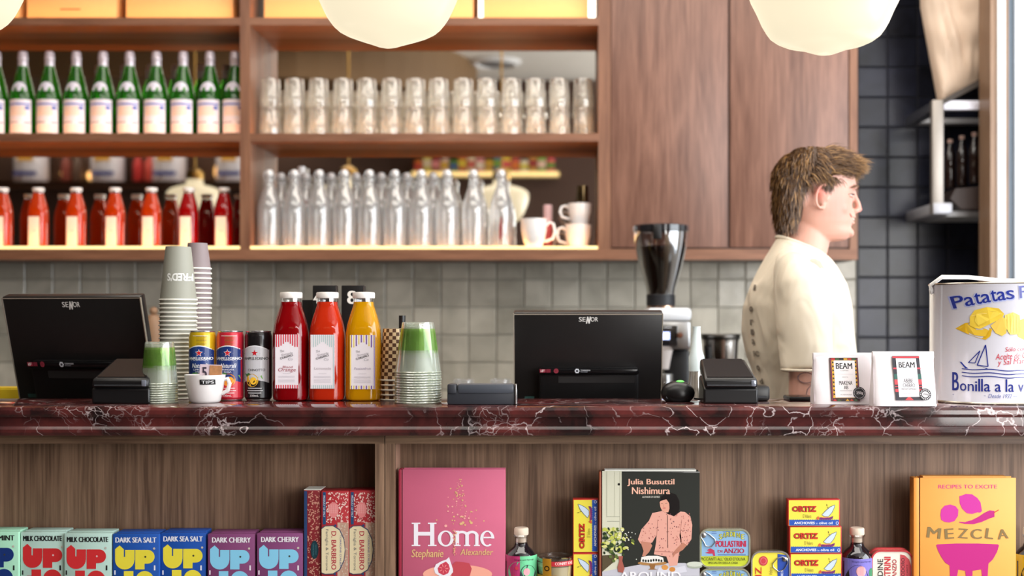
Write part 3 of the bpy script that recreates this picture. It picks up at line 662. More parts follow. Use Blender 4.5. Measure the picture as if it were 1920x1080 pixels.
# ================= COUNTER =================
def marble():
    m = bpy.data.materials.new('dark_red_marble'); m.use_nodes = True; nt = m.node_tree; L = nt.links; b = nt.nodes['Principled BSDF']
    b.inputs['Roughness'].default_value = .10; b.inputs['Coat Weight'].default_value = .5; b.inputs['Coat Roughness'].default_value = .03
    gm = nt.nodes.new('ShaderNodeNewGeometry')
    def N(t, **k):
        n = nt.nodes.new(t)
        for a, v in k.items(): n.inputs[a.replace('_', ' ')].default_value = v
        return n
    wn = N('ShaderNodeTexNoise', Scale=7.0, Detail=5.0); L.new(gm.outputs['Position'], wn.inputs['Vector'])
    vm = nt.nodes.new('ShaderNodeVectorMath'); vm.operation = 'MULTIPLY_ADD'; vm.inputs[1].default_value = (.22,.22,.22)
    L.new(wn.outputs['Color'], vm.inputs[0]); L.new(gm.outputs['Position'], vm.inputs[2])
    def veins(sc, w0, mask_sc, lo, hi):
        v = nt.nodes.new('ShaderNodeTexVoronoi'); v.feature = 'DISTANCE_TO_EDGE'; v.inputs['Scale'].default_value = sc; L.new(vm.outputs[0], v.inputs['Vector'])
        r = nt.nodes.new('ShaderNodeMapRange'); r.inputs[1].default_value = 0; r.inputs[2].default_value = w0; r.inputs[3].default_value = 1; r.inputs[4].default_value = 0; L.new(v.outputs[0], r.inputs[0])
        k = N('ShaderNodeTexNoise', Scale=mask_sc, Detail=4.0); L.new(gm.outputs['Position'], k.inputs['Vector'])
        q = nt.nodes.new('ShaderNodeMapRange'); q.inputs[1].default_value = lo; q.inputs[2].default_value = hi; L.new(k.outputs[0], q.inputs[0])
        mu = nt.nodes.new('ShaderNodeMath'); mu.operation = 'MULTIPLY'; L.new(r.outputs[0], mu.inputs[0]); L.new(q.outputs[0], mu.inputs[1]); return mu
    a = veins(13, .022, 5, .44, .60); c = veins(48, .055, 7, .56, .72)
    mx0 = nt.nodes.new('ShaderNodeMath'); mx0.operation = 'MAXIMUM'; L.new(a.outputs[0], mx0.inputs[0]); L.new(c.outputs[0], mx0.inputs[1])
    bn = N('ShaderNodeTexNoise', Scale=11.0, Detail=6.0); L.new(vm.outputs[0], bn.inputs['Vector'])
    br = nt.nodes.new('ShaderNodeMapRange'); br.inputs[1].default_value = .35; br.inputs[2].default_value = .68; L.new(bn.outputs[0], br.inputs[0])
    m1 = nt.nodes.new('ShaderNodeMix'); m1.data_type = 'RGBA'; m1.inputs[6].default_value = rgb((34,22,23)); m1.inputs[7].default_value = rgb((98,44,42)); L.new(br.outputs[0], m1.inputs[0])
    m2 = nt.nodes.new('ShaderNodeMix'); m2.data_type = 'RGBA'; m2.inputs[7].default_value = rgb((222,204,204)); L.new(mx0.outputs[0], m2.inputs[0]); L.new(m1.outputs[2], m2.inputs[6])
    L.new(m2.outputs[2], b.inputs['Base Color']); return m
CT = PZ(762, 2.6)
CYB = .27
ct = thing('marble_counter_top', 'long dark red marble counter top with white veins and moulded edge', 'counter', (-.4,.14,CT))
h = [(0.010,0),(0.003,-.0025),(0,-.008),(0,-.016),(.003,-.0215),(.010,-.0225),(.010,-.0395),(.004,-.0405),(.0005,-.046),(.0005,-.052),(.004,-.058),(.012,-.0605),(CYB,-.0605),(CYB,0)]
MB().prism([(y, CT+z) for y, z in h], -2.25, 1.42, 'x').build('marble_slab', marble(), ct, world=True, ang=25)
CB = CT-.0605
YL = .03; dL = YL-CY; YB = .125; SZ = .688
xs0, xs1, xs2 = PX(704,dL), PX(721.5,dL), PX(739,dL)
def lowcab(name, label, x0, x1, stl, str_):
    t = thing(name, label, 'cabinet', ((x0+x1)/2, YL, 0))
    sbox('top_rail', x0, x1, YL, YL+.02, PZ(832,dL), CB, M_LOWX, t)
    if str_: sbox('stile', x1-(xs1-xs0), x1, YL, YL+.02, 0, PZ(832,dL), M_LOW, t)
    if stl: sbox('stile', x0, x0+(xs2-xs1), YL, YL+.02, 0, PZ(832,dL), M_LOW, t)
    sbox('back_panel', x0, x1, YB, YB+.015, SZ, CB, M_LOW, t)
    sbox('shelf_board', x0+(.019 if stl else 0), x1-(.019 if str_ else 0), YL, YB, SZ-.02, SZ, M_LOWX, t)
    sbox('plinth_panel', x0+(.019 if stl else 0), x1-(.019 if str_ else 0), YL+.004, YL+.02, 0, SZ-.02, M_LOW, t)
    sbox('cabinet_body', x0, x1, YB+.015, .26, 0, CB, M_LOW, t)
    if str_: sbox('side_panel', x1-(xs1-xs0), x1, YL+.02, YB, SZ, CB, M_LOW, t)
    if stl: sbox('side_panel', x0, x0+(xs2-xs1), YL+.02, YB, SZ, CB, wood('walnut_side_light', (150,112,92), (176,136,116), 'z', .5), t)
    return t
lowcab('display_cabinet', 'left open walnut display cabinet under the counter, holding chocolate bars', -2.2, xs1-.0008, False, True)
lowcab('display_cabinet', 'right open walnut display cabinet under the counter, holding books and tins', xs1+.0008, 1.4, True, False)
wc = thing('work_counter', 'lower staff work counter hidden behind the marble bar', 'counter', (-.4,.45,0))
sbox('work_top', -2.25, 1.42, .275, .62, .90, .93, M_ST2, wc); sbox('work_body', -2.25, 1.42, .28, .60, 0, .90, M_BROWN, wc)
WT = .93
# helper: place a thing so that its base stands at px (x) with depth d on top z
# ---- point-of-sale monitors ----
def wordmark(a, x0, y0, x1, y1):
    w_ = x1-x0; c = (225,222,218); hh = y1-y0
    a.text('SE', x0, y0, x0+w_*.35, y1, c, 2, .01); a.text('N', x0+w_*.39, y0-hh*.1, x0+w_*.55, y1+hh*.45, c, 2, .04, shear=.12); a.text('OR', x0+w_*.62, y0, x1, y1, c, 2, .01)
def monitor(label, px0, px1, pyt, dtop, lean, yaw, bottom):
    # back of a tablet-like till screen, leaning towards the customer
    xc_ = (PX(px0,dtop)+PX(px1,dtop))/2; W_ = (px1-px0)*dtop/F/math.cos(yaw)
    zt_ = PZ(pyt,dtop); H_ = (zt_-(WT+.135))/math.cos(lean)
    yb = dtop+CY+H_*math.sin(lean)
    t = thing('till_screen', label, 'monitor', (xc_, yb, WT), yaw)
    pan = bpy.data.objects.new('screen_housing', None)
    R = Matrix.Translation((0,0,.135))@Matrix.Rotation(lean, 4, 'X')
    hw = W_/2
    m = MB(); m.box(-hw,hw,.0,.028,0,H_,ch=.004); m.v = [R@v for v in m.v]; p = m.build('screen_housing', mat('satin_black', (30,28,28), .32, var=.1), t)
    m = MB(); 
    for a_, b_ in ((-hw-.0008,-hw+.0012),(hw-.0012,hw+.0008)): m.box(a_,b_,-.0004,.006,0,H_-.003)
    m.box(-hw,hw,-.0004,.0014,H_-.0052,H_-.003); m.v = [R@v for v in m.v]; m.build('edge_trim', mat('edge_silver', (206,196,180), .25, metal=.6), t, smooth=False)
    m = MB(); m.box(-hw*.66,hw*.68,-.026,0,H_*-.05,H_*.46,ch=.008); m.v = [R@v for v in m.v]; m.build('rear_box', M_BLACK, t)
    m = MB(); m.box(-hw*.66,hw*.68,-.034,-.02,H_*.40,H_*.47,ch=.006); m.v = [R@v for v in m.v]; m.build('rear_ridge', mat('gloss_black', (14,14,16), .15), t)
    m = MB(); m.box(-hw*.40,hw*.62,-.0275,-.0262,H_*.32,H_*.385); m.v = [R@v for v in m.v]; m.build('vent_strip', mat('smoked_grey', (48,46,46), .4), t, smooth=False)
    m = MB(); m.box(-.09,.09,.03,.16,0,.014,ch=.005); m.box(-.05,.05,.045,.075,.01,.24,ch=.006); m.build('stand', M_BLACK, t)
    # prints on the back
    a = Art(0,0,1); a.c = lambda x, y: (x*hw, y*H_)
    u = hw
    a.c = lambda x, y: (-hw+x*2*hw, (1-y)*H_)
    def T(s_, x0, x1, y0, y1, c, **k): a.text(s_, x0, y0, x1, y1, c, 2, **k)
    wordmark(a, .437, .045, .565, .09)
    o1 = a.build('wordmark', t, yf=-.0006); o1.data.transform(R)
    b = Art(0,0,1); b.c = lambda x, y: (-hw+x*2*hw, (1-y)*H_)
    k = 1.3
    b.rect(.175,.53,.215,.565,(150,40,60)); b.text('iF',.182,.535,.208,.56,(235,225,225),2,.02); b.rect(.218,.53,.248,.565,(126,34,52)); b.oval(.285,.548,.016,.016*k*1.2,(150,50,66)); b.text('D',.278,.538,.292,.556,(90,20,30),2)
    b.oval(.425,.548,.017,.017*1.5,(225,228,235),n=6); b.oval(.425,.548,.008,.008*1.4,(40,40,50),2); b.text('TAIWAN',.448,.535,.512,.548,(225,228,235),2,.03); b.text('EXCELLENCE',.448,.553,.495,.562,(190,195,205),2)
    o2 = b.build('badges', t, yf=-.0352); o2.data.transform(R)
    c = Art(0,0,1); c.c = lambda x, y: (-hw+x*2*hw, (1-y)*H_)
    c.rect(.07,.855,.135,.89,(50,84,80)); c.rect(.045,.90,.16,.955,(206,190,165)); c.rect(.05,.92,.15,.924,(120,90,70),2); c.rect(.06,.935,.13,.938,(120,90,70),2)
    o3 = c.build('sticker', t, yf=-.0006); o3.data.transform(R)
    return t
monitor('wide black till screen with its back to us, in the centre of the bar', 963, 1243, 586, 2.95, .25, 0, 0)
monitor('angled black till screen with its back to us, at the left end of the bar', 3, 281, 556, 2.93, .29, -.18, 0)
# ---- card terminals ----
def terminal(label, px0, px1, y, flip):
    d = y+2.6; w_ = (px1-px0)*d/F; hw = w_/2
    t = thing('card_terminal', label, 'card reader', (PX((px0+px1)/2,d), y, CT), 0)
    s_ = flip
    m = MB()
    def ring(x0,x1,yz): return [(x0,)+p for p in yz]+[(x1,)+p for p in yz]
    # wedge base
    MB().prism([(-.0,0),(.10,0),(.09,.056),(0,.032)], -hw*.94, hw*.94, 'x').build('dock_base', M_BLACK, t, bevel=.004)
    # tilted body: higher at the back, top narrower
    x0, x1 = -hw*.92, hw*.92; tk = .25*hw*s_
    vs = [(x0,-.004,.032),(x1,-.004,.032),(x1,.095,.066),(x0,.095,.066),(x0,-.004,.050),(x1,-.004,.050),(x1-abs(tk)*.6+tk*.6,.085,.091),(x0+abs(tk)*.6+tk*.6,.085,.091)]
    MB().add(vs, [(0,3,2,1),(4,5,6,7),(0,1,5,4),(1,2,6,5),(2,3,7,6),(3,0,4,7)]).build('body', M_BLACK, t, bevel=.005)
    f = lambda u, v: tuple(Vector(vs[4]).lerp(Vector(vs[5]), u).lerp(Vector(vs[7]).lerp(Vector(vs[6]), u), v)+Vector((0,-.0006,.0012)))
    MB().add([f(.06,.10),f(.94,.10),f(.94,.95),f(.06,.95)]+[tuple(Vector(f(a,b))-Vector((0,0,.001))) for a,b in ((.06,.10),(.94,.10),(.94,.95),(.06,.95))], [(0,1,2,3),(0,4,5,1),(1,5,6,2),(2,6,7,3),(3,7,4,0)]).build('glass_screen', mat('screen_glass', (24,18,18), .10, coat=0, var=0), t, smooth=False)
    MB().box(x0+.006,x1-.006,-.0062,-.004,.0375,.0395).build('front_seam', mat('grey_highlight', (130,136,142), .2, metal=.8), t, smooth=False)
    MB().box(x1-.014,x1-.004,-.0065,-.003,.036,.049,ch=.002).build('corner_button', mat('light_grey_gloss', (150,156,170), .2, metal=.5), t)
    for sx in (-.7,.7): MB().lathe([(.004,0.0),(.004,.003)], 10, c=(hw*sx,.01,-.0)).build('foot', M_GREYPL, t)
    return t
ta = terminal('black card terminal leaning back in front of the left till screen', 168, 284, .08, 1)
tb = terminal('black card terminal between the hand scanner and the coffee bags', 1316, 1425, .08, -1)
t = thing('terminal_cradle', 'low black plastic cradle right behind the right card terminal', 'cradle', (PX(1408,2.78), .18, CT))
MB().box(-.038,.038,-.02,.03,0,.034,ch=.008).build('cradle_shell', M_BLACK, t); MB().box(-.03,.03,-.0215,-.0195,.008,.012).build('slot', M_GREYPL, t, smooth=False)
t = thing('hand_scanner', 'rounded black hand scanner with a green light beside the till', 'scanner', (PX(1271,2.76), .16, CT))
m = MB(); m.ell((0,0,.018),(.036,.03,.026),24); m.v = [Vector((v.x,v.y,max(0,v.z))) for v in m.v]; m.build('scanner_head', M_BLACK, t)
MB().ell((.004,-.006,.0425),(.009,.008,.0028),14).build('green_light', mat('green_lamp', (120,230,110), .4, emis=.6, var=0), t)
m = MB(); m.tube([(-.024,-.008,.010),(-.024,-.02,.010)], .0028, 8); m.build('speaker_hole', M_GREYPL, t)
m = MB(); m.tube([(.034,0,.006),(.05,.005,.004),(.062,.02,.0025),(.075,.03,.0025)], .002, 6); m.build('cable', M_BLACK, t)
t = thing('receipt_printer', 'low slate grey receipt roller box beside the clear cup stack', 'printer', (PX(905,2.68), .08, CT))
MB().box(-.070,.070,-.03,.045,0,.030,ch=.003).build('case', M_GREYPL, t)
MB().box(-.050,.066,-.033,.0,.022,.0425,ch=.006).build('roller_lid', mat('slate_plastic', (72,76,84), .35), t); MB().box(-.070,-.051,-.033,.0,.022,.0425,ch=.004).build('side_cheek', M_GREYPL, t)
MB().box(.067,.0705,-.0335,-.01,.001,.042,ch=.001).build('bright_edge', M_STEEL, t)
t = thing('phone', 'black phone lying behind the left coffee bag', 'phone', (PX(1500,2.80), .2, CT)); MB().box(-.028,.028,-.03,.05,0,.009,ch=.003).build('phone_body', M_BLACK, t); MB().box(-.025,.025,-.027,.047,.0088,.0094).build('phone_glass', mat('screen_glass'), t, smooth=False)
# ---- paper cups ----
M_PC = mat('grey_green_paper', (158,158,146), .55, var=.02); M_PW = mat('white_paper_rim', (240,238,228), .5, var=.01); M_PM = mat('mauve_grey_paper', (142,128,130), .55, var=.02)
def paper_cup(name, label, r0, r1, H_, m, grp, rimr=.0022):
    t = thing(name, label, 'cup', group=grp)
    MB().lathe([(r1,0.002),(r0+.0008,H_-.006),(r0,H_),(r0-.003,H_),(r0-.003,H_-.005),(.001,H_-.006)], 32).build('cup_wall', m, t)
    k = MB(); n = 32; pts = [(r1*math.cos(2*PI*i/n), r1*math.sin(2*PI*i/n), .0025) for i in range(n+1)]
    k.tube(pts, rimr, 6); k.build('rim', M_PW, t); return t
def cup_stack(pxc, d, rtop, rbot, H_, m, ntop_y, n, z0, nm, grp, word, dx=0):
    proto = None
    total = PZ(ntop_y, d)-z0; pitch = (total-H_)/(n-1)
    for i in range(n):
        k = n-1-i
        lab = ('topmost inverted paper cup of %s' % nm) if k == 0 else '%s rim from the top in %s' % (ORD[k], nm)
        loc = (PX(pxc,d)+dx*i+random.uniform(-.0006,.0006), d+CY, z0+pitch*i)
        if i == n-1 and word:
            o = paper_cup('paper_cup', lab, rtop, rbot, H_, m, grp); o.location = loc; WL[o.name] = Vector(loc)
            word(o, loc)
        elif proto is None: proto = paper_cup('paper_cup', lab, rtop, rbot, H_, m, grp); proto.location = loc; WL[proto.name] = Vector(loc)
        else: copy_tree(proto, loc, None, lab)
def fred(x0,x1,y0,y1):
    def f(o, loc):
        a = Art(loc[0], loc[2], loc[1]+2.6); a.text("FRED'S", x0, y0, x1, y1, (236,236,232), 3, .03, vert=3)
        # upside down: 180-degree turned lettering
        a.items = []; vs, fs = glyphs("FRED'S", .03); a.raw([(x1-u*(x1-x0), y0+v*(y1-y0)) for u, v in vs], fs, (236,236,232), 3)
        rr = lambda v: .0385+(0.0265-.0385)*(v/.118)+.0006
        a.build('printed_word', o, R=.03, prof=rr)
    return f
dA = 2.86
cup_stack(334, dA, .0270, .0392, .118, M_PC, 463, 24, CT, 'the front grey cup stack', 'front stack of grey paper cups', fred(322,364,513,528))
sbox_ = thing('cup_riser', 'dark riser box under the rear mauve cup stack', 'box', (PX(374,2.96), .36, WT)); MB().box(-.045,.045,-.045,.045,0,.11,ch=.003).build('riser_body', M_BLACK, sbox_)
cup_stack(371, 2.96, .0215, .0292, .060, M_PM, 456, 32, WT+.11, 'the rear mauve cup stack', 'rear stack of mauve paper cups', None)
# ---- clear plastic cups ----
M_PL = thin_glass('clear_cup_plastic', (248,252,248), .45, .0, .08, 1.2, .16, (244,248,236)); M_PGR = thin_glass('green_tinted_plastic', (222,244,192), .15, .0, .05, 1.2, .07, (160,220,90))
def plastic_cup(label, r0, r1, H_, grp):
    t = thing('plastic_cup', label, 'cup', group=grp)
    MB().lathe([(r1,0),(r1+.0015,.002),(r1,.004),(r0+.001,H_-.004),(r0,H_),(r0-.004,H_-.001),(.001,H_-.003)], 32).build('cup_wall', M_PL, t)
    k = MB(); n = 30; k.tube([(r1*math.cos(2*PI*i/n), r1*math.sin(2*PI*i/n), .002) for i in range(n+1)], .0014, 6); k.build('rim', thin_glass('rim_plastic', (240,246,232), .7, .0, .08, 1.2, .35, (236,242,220)), t)
    MB().lathe([(r0+(r1-r0)*.13+.0008,H_*.87),(r0+(r1-r0)*.55+.0009,H_*.45)], 32).build('green_band', M_PGR, t); return t
for (pxc, d, r0, r1, H_, yt, n, nm) in ((299, 2.72, .0285, .0365, .088, 641, 9, 'the small clear stack by the left terminal'), (784, 2.72, .0325, .0475, .105, 604, 13, 'the big clear stack beside the yellow bottle')):
    proto = None; tot = PZ(yt,d)-CT; pitch = (tot-H_)/(n-1)
    for i in range(n):
        k = n-1-i; lab = 'topmost upturned clear cup of '+nm if k == 0 else 'clear cup, %s from top in %s' % (ORD[k], nm)
        loc = (PX(pxc,d)+random.uniform(-.0008,.0008), d+CY, CT+pitch*i)
        if proto is None: proto = plastic_cup(lab, r0, r1, H_, nm[4:]); proto.location = loc; WL[proto.name] = Vector(loc)
        else: copy_tree(proto, loc, random.uniform(0,1), lab)
# ---- checkered paper cups ----
def checker(name, c1, c2):
    m = bpy.data.materials.new(name); m.use_nodes = True; nt = m.node_tree; L = nt.links; b = nt.nodes['Principled BSDF']; b.inputs['Roughness'].default_value = .5
    tc = nt.nodes.new('ShaderNodeTexCoord'); sp_ = nt.nodes.new('ShaderNodeSeparateXYZ'); L.new(tc.outputs['Object'], sp_.inputs[0])
    at = nt.nodes.new('ShaderNodeMath'); at.operation = 'ARCTAN2'; L.new(sp_.outputs[0], at.inputs[0]); L.new(sp_.outputs[1], at.inputs[1])
    cb_ = nt.nodes.new('ShaderNodeCombineXYZ'); mu = nt.nodes.new('ShaderNodeMath'); mu.operation = 'MULTIPLY'; mu.inputs[1].default_value = 20/(2*PI); L.new(at.outputs[0], mu.inputs[0]); L.new(mu.outputs[0], cb_.inputs[0])
    mz = nt.nodes.new('ShaderNodeMath'); mz.operation = 'MULTIPLY_ADD'; mz.inputs[1].default_value = 130; mz.inputs[2].default_value = .5; L.new(sp_.outputs[2], mz.inputs[0]); L.new(mz.outputs[0], cb_.inputs[1])
    cb_.inputs[2].default_value = .5
    ck = nt.nodes.new('ShaderNodeTexChecker'); ck.inputs['Scale'].default_value = 1; ck.inputs[1].default_value = rgb(c1); ck.inputs[2].default_value = rgb(c2); L.new(cb_.outputs[0], ck.inputs[0]); L.new(ck.outputs[0], b.inputs['Base Color']); return m
cup_stack(741, 2.80, .0230, .0310, .112, checker('brown_checked_paper', (92,58,38), (232,202,160)), 616, 5, CT, 'the brown checked cup stack', 'brown checked paper cups', None, dx=-.0006)
t = paper_cup('checked_cup', 'grey and white checked paper cup holding pens behind the yellow bottle', .025, .028, .118, checker('grey_checked_paper', (96,100,92), (224,220,208)), None); t.location = (PX(722,2.90), .30, WT+.08)
# it stands on a small box behind the counter
t.location.z = WT+.045; 
t2 = thing('pen_box', 'small dark box under the checked pen cup', 'box', (PX(722,2.90), .31, WT)); MB().box(-.03,.03,-.03,.03,0,.045,ch=.003).build('box_body', M_BLACK, t2)
t3 = thing('pen_cup', 'small white and orange cup of pens behind the yellow bottle', 'cup', (PX(725,2.92), .305, WT+.1635)); MB().lathe([(.019,0),(.022,.040),(.0205,.040),(.017,.004)], 24).build('cup_wall', mat('orange_white', (246,214,196), .4), t3)
MB().lathe([(.0195,.002),(.0205,.020)], 24).build('orange_band', pm((240,130,80)), t3)
for dx_, c, hh, lb in ((-.010,(50,100,190),.052,'blue pen in the small white cup'),(.006,(190,36,44),.060,'red pen in the small white cup, leaning right')):
    p = thing('pen', lb, 'pen', (t3.location.x+dx_, t3.location.y, t3.location.z+.005)); m = MB(); m.tube([(0,0,0),(.008 if dx_ > 0 else 0,0,hh)], .0035, 10); m.build('barrel', pm(c), p); m = MB(); m.tube([(.007 if dx_ > 0 else 0,0,hh-.004),(.009 if dx_ > 0 else 0,0,hh+.004)], .004, 10); m.build('cap', pm(c), p)
p = thing('marker', 'thick black marker standing up left of the clear cup stack', 'pen', (PX(752,2.92), .34, WT)); m = MB(); m.tube([(0,0,0),(0,0,.30)], .006, 10); m.build('barrel', M_PW, p); m = MB(); m.tube([(0,0,.30),(0,0,.352)], .0075, 12); m.build('cap', M_BLACK, p)
# ---- table number stands ----
for i, (x0, x1, yt, num) in enumerate(((566,602,562,''),(586,632,535,'4'),(640,684,535,'8'))):
    d = 2.98+.03*(i == 0); w_ = (x1-x0)*d/F; H_ = PZ(yt,d)-WT
    t = thing('table_number', ['short black table number stand behind the red bottles','tall black table number stand behind the middle bottle','tall black table number stand with a white 8'][i], 'sign', (PX((x0+x1)/2,d), d+CY, WT), group='black table number stands')
    MB().box(-w_/2,w_/2,0,.018,0,H_,ch=.002).build('plate', M_BLACK, t); MB().box(w_/2-.003,w_/2-.0012,-.0006,.0,H_*.5,H_-.002).build('edge_glint', M_STEEL, t, smooth=False)
    if num: a = Art(t.location.x, WT, d); a.text(num, *((652,545,668,570) if num == '8' else (588,551,598,569)), (232,228,220), 2, .05); a.build('numeral', t, yf=0)
# ---- tip cup with note ----
d = 2.72; t = thing('tip_cup', 'small white tip cup with a black label in front of the cans', 'cup', (PX(384.5,d), d+CY, CT)); k = d/F
MB().lathe([(23*k,0),(27*k,.002),(29*k,.006),(34*k,.032),(37*k,.050),(37.6*k,.0585),(36.3*k,.0585),(33*k,.034),(25*k,.008),(.001,.006)], 40).build('bowl', M_CER, t)
MB().tube([(33*k,0,.047),(42*k,0,.050),(46*k,0,.040),(43*k,0,.026),(31*k,0,.018)], [.0035,.0045,.0045,.0045,.0035], 10).build('handle', M_CER, t)
a = Art(t.location.x, CT, d, 240, 440, 3.175); a.rect(460,858,542,888,(24,24,26),1,6); a.text('TIPS',470,864,534,882,(236,236,236),2,.02)
a.build('label_tape', t, R=.04, prof=lambda v: (27+v*200)*k*1.0+.0008 if v < .03 else (31+(v-.02)*190)*k+.0012)
nt_ = thing('banknote', 'folded banknote with a 5 sticking out of the tip cup', 'banknote', (t.location.x+.008, t.location.y+.004, CT+.03), rz=.1)
MB().add([(-.022,0,0),(.024,.002,0),(.026,.003,.048),(-.019,.001,.050),(-.022,.0008,0),(.024,.0028,0),(.026,.0038,.048),(-.019,.0018,.050)], [(0,1,2,3),(7,6,5,4),(0,4,5,1),(1,5,6,2),(2,6,7,3),(3,7,4,0)]).build('note_paper', mat('mauve_note', (206,186,196), .5, var=.03), nt_, smooth=False)
m = MB(); m.add([(-.002,-.0006,.002),(.0235,.0008,.002),(.0255,.0018,.0465),(.001,-.0002,.0475)], [(0,1,2,3)]); m.build('bronze_window', mat('bronze_print', (170,120,80), .4, var=.5, vs=90), nt_, smooth=False)
vs, fs = glyphs('5', .02); MB().add([(-.015+u*.010, -.0008+.0, .022+v*.022) for u, v in vs], fs).build('numeral', pm((52,44,60)), nt_, smooth=False, fix=False)
# ---- slim cans ----
def can(label, px, d, top, zcol):
    t = thing('drink_can', label, 'can', (PX(px,d), d+CY, CT), group='three slim drink cans')
    s_ = d/F; R = 25.3*s_; H_ = PZ(620.5,d)-CT
    al = mat('brushed_aluminium', (205,205,208), .25, metal=.9)
    MB().lathe([(R*.80,0),(R*.86,.002),(R*.985,.006),(R,.010),(R,H_-.012),(R*.93,H_-.005),(R*.90,H_-.002)], 44).build('can_wall', mat('can_%d_%d_%d' % top, top, .25, metal=.25, coat=.5, var=.0), t)
    MB().lathe([(R*.90,H_-.003),(R*.93,H_-.0015),(R*.93,H_),(R*.88,H_),(R*.86,H_-.003),(.001,H_-.003)], 40).build('lid', al, t)
    MB().lathe([(R*.72,0),(R*.84,.0004),(R*.90,.003),(R*.89,.004)], 40).build('base', al, t)
    return t, R
def canart(t, R, cx, body, low, name, fruit, blk):
    a = Art(t.location.x, CT, t.location.y+2.6, 240, 440, 3.175); cx = cx
    def band(y0f, y1f, col, ly=1, x0=-76, x1=76, n=14):
        xs = [x0+(x1-x0)*i/n for i in range(n+1)]
        a.raw([(cx+x, y0f(x/76)) for x in xs]+[(cx+x, y1f(x/76)) for x in xs], [(i,i+1,i+n+2,i+n+1) for i in range(n)], col, ly)
    arch = lambda q: 664+24*q*q; edge = lambda q: 658+26*q*q
    band(edge, lambda q: 890-0*q, (232,232,236)); band(arch, lambda q: 880+10*q, body, 2)
    if low: band(lambda q: 880-18*(1-q*q), lambda q: 966, low, 3)
    # seal printed at the top
    c1 = (120,96,30) if not blk else (70,66,66)
    if not blk:
        for yy in range(604, 654, 8): a.rect(cx-16, yy, cx+46, yy+3, c1, 1, 4)
        a.rect(cx-38, 600, cx+50, 603, (235,235,235), 1, 4)
    # star
    st = [(cx-0+(20 if i % 2 == 0 else 8)*math.sin(2*PI*i/10), 703-(20 if i % 2 == 0 else 8)*math.cos(2*PI*i/10)) for i in range(10)]
    st2 = [(cx+(23 if i % 2 == 0 else 11)*math.sin(2*PI*i/10), 703-(23 if i % 2 == 0 else 11)*math.cos(2*PI*i/10)) for i in range(10)]
    if not blk: a.poly(st2, (236,236,240), 3)
    a.poly(st, (200,32,44), 4)
    for sx_ in (-1,1): a.line([(cx+sx_*30,706),(cx+sx_*66,712)], 2, (220,220,226) if not blk else (60,60,70), 3)
    if blk: a.rect(cx-68,724,cx+72,745,(236,236,238),3,6)
    a.text('SANPELLEGRINO', cx-70, 727, cx+72, 743, (238,238,240) if not blk else (36,36,44), 4, .04)
    if not blk:
        a.rect(cx-50,746,cx+50,748,(200,205,225),3,5)
        a.text('Naturali', cx-42, 764, cx+44, 790, (240,240,244), 4, .01, shear=.2)
        a.text(name[0], cx-32, 796, cx+36, 806, (230,230,236), 4, .02); a.text(name[1], cx-20, 810, cx+22, 819, (230,230,236), 4, .02)
    else: a.text('CHINOTTO', cx-40, 796, cx+58, 810, (44,44,50), 4, .01)
    fx, fy, fc = fruit; a.oval(fx, fy, 36, 38, fc, 5, 24); a.oval(fx+7, fy+3, 20, 22, tuple(min(255, int(v*1.12)) for v in fc), 6, 20)
    a.poly([(fx-34,fy-20),(fx-48,fy-40),(fx-20,fy-44),(fx-8,fy-34)], (70,130,60), 6); a.poly([(fx+30,fy-16),(fx+54,fy-30),(fx+60,fy-8)], (120,180,80), 4)
    for yy, ww in ((908,40),(922,46),(936,38)): a.rect(cx-ww, yy, cx+ww, yy+5, (226,200,200) if not blk else (200,200,204), 5, 6)
    a.text('330mL', cx-28, 948, cx+24, 960, (232,225,225), 5, .02)
    a.build('printed_label', t, R=R, rough=.3, eps=.00012)
t, R = can('slim can with a yellow top and blue body, leftmost of the three', 380, 2.80, (214,178,30), 0); canart(t, R, 444, (30,56,120), (214,178,30), ('LIMONE','& MENTA'), (450,860,(240,200,60)), False)
t, R = can('slim red and blue orange-soda can, middle of the three', 432, 2.80, (208,44,62), 0); canart(t, R, 612, (30,52,116), (206,46,62), ('ARANCIATA','ROSSA'), (620,862,(238,150,50)), False)
t, R = can('slim black and silver can with a yellow fruit, right of the three', 484.5, 2.80, (26,24,26), 0); canart(t, R, 772, (206,206,212), (26,24,28), None, (758,864,(232,180,50)), True)
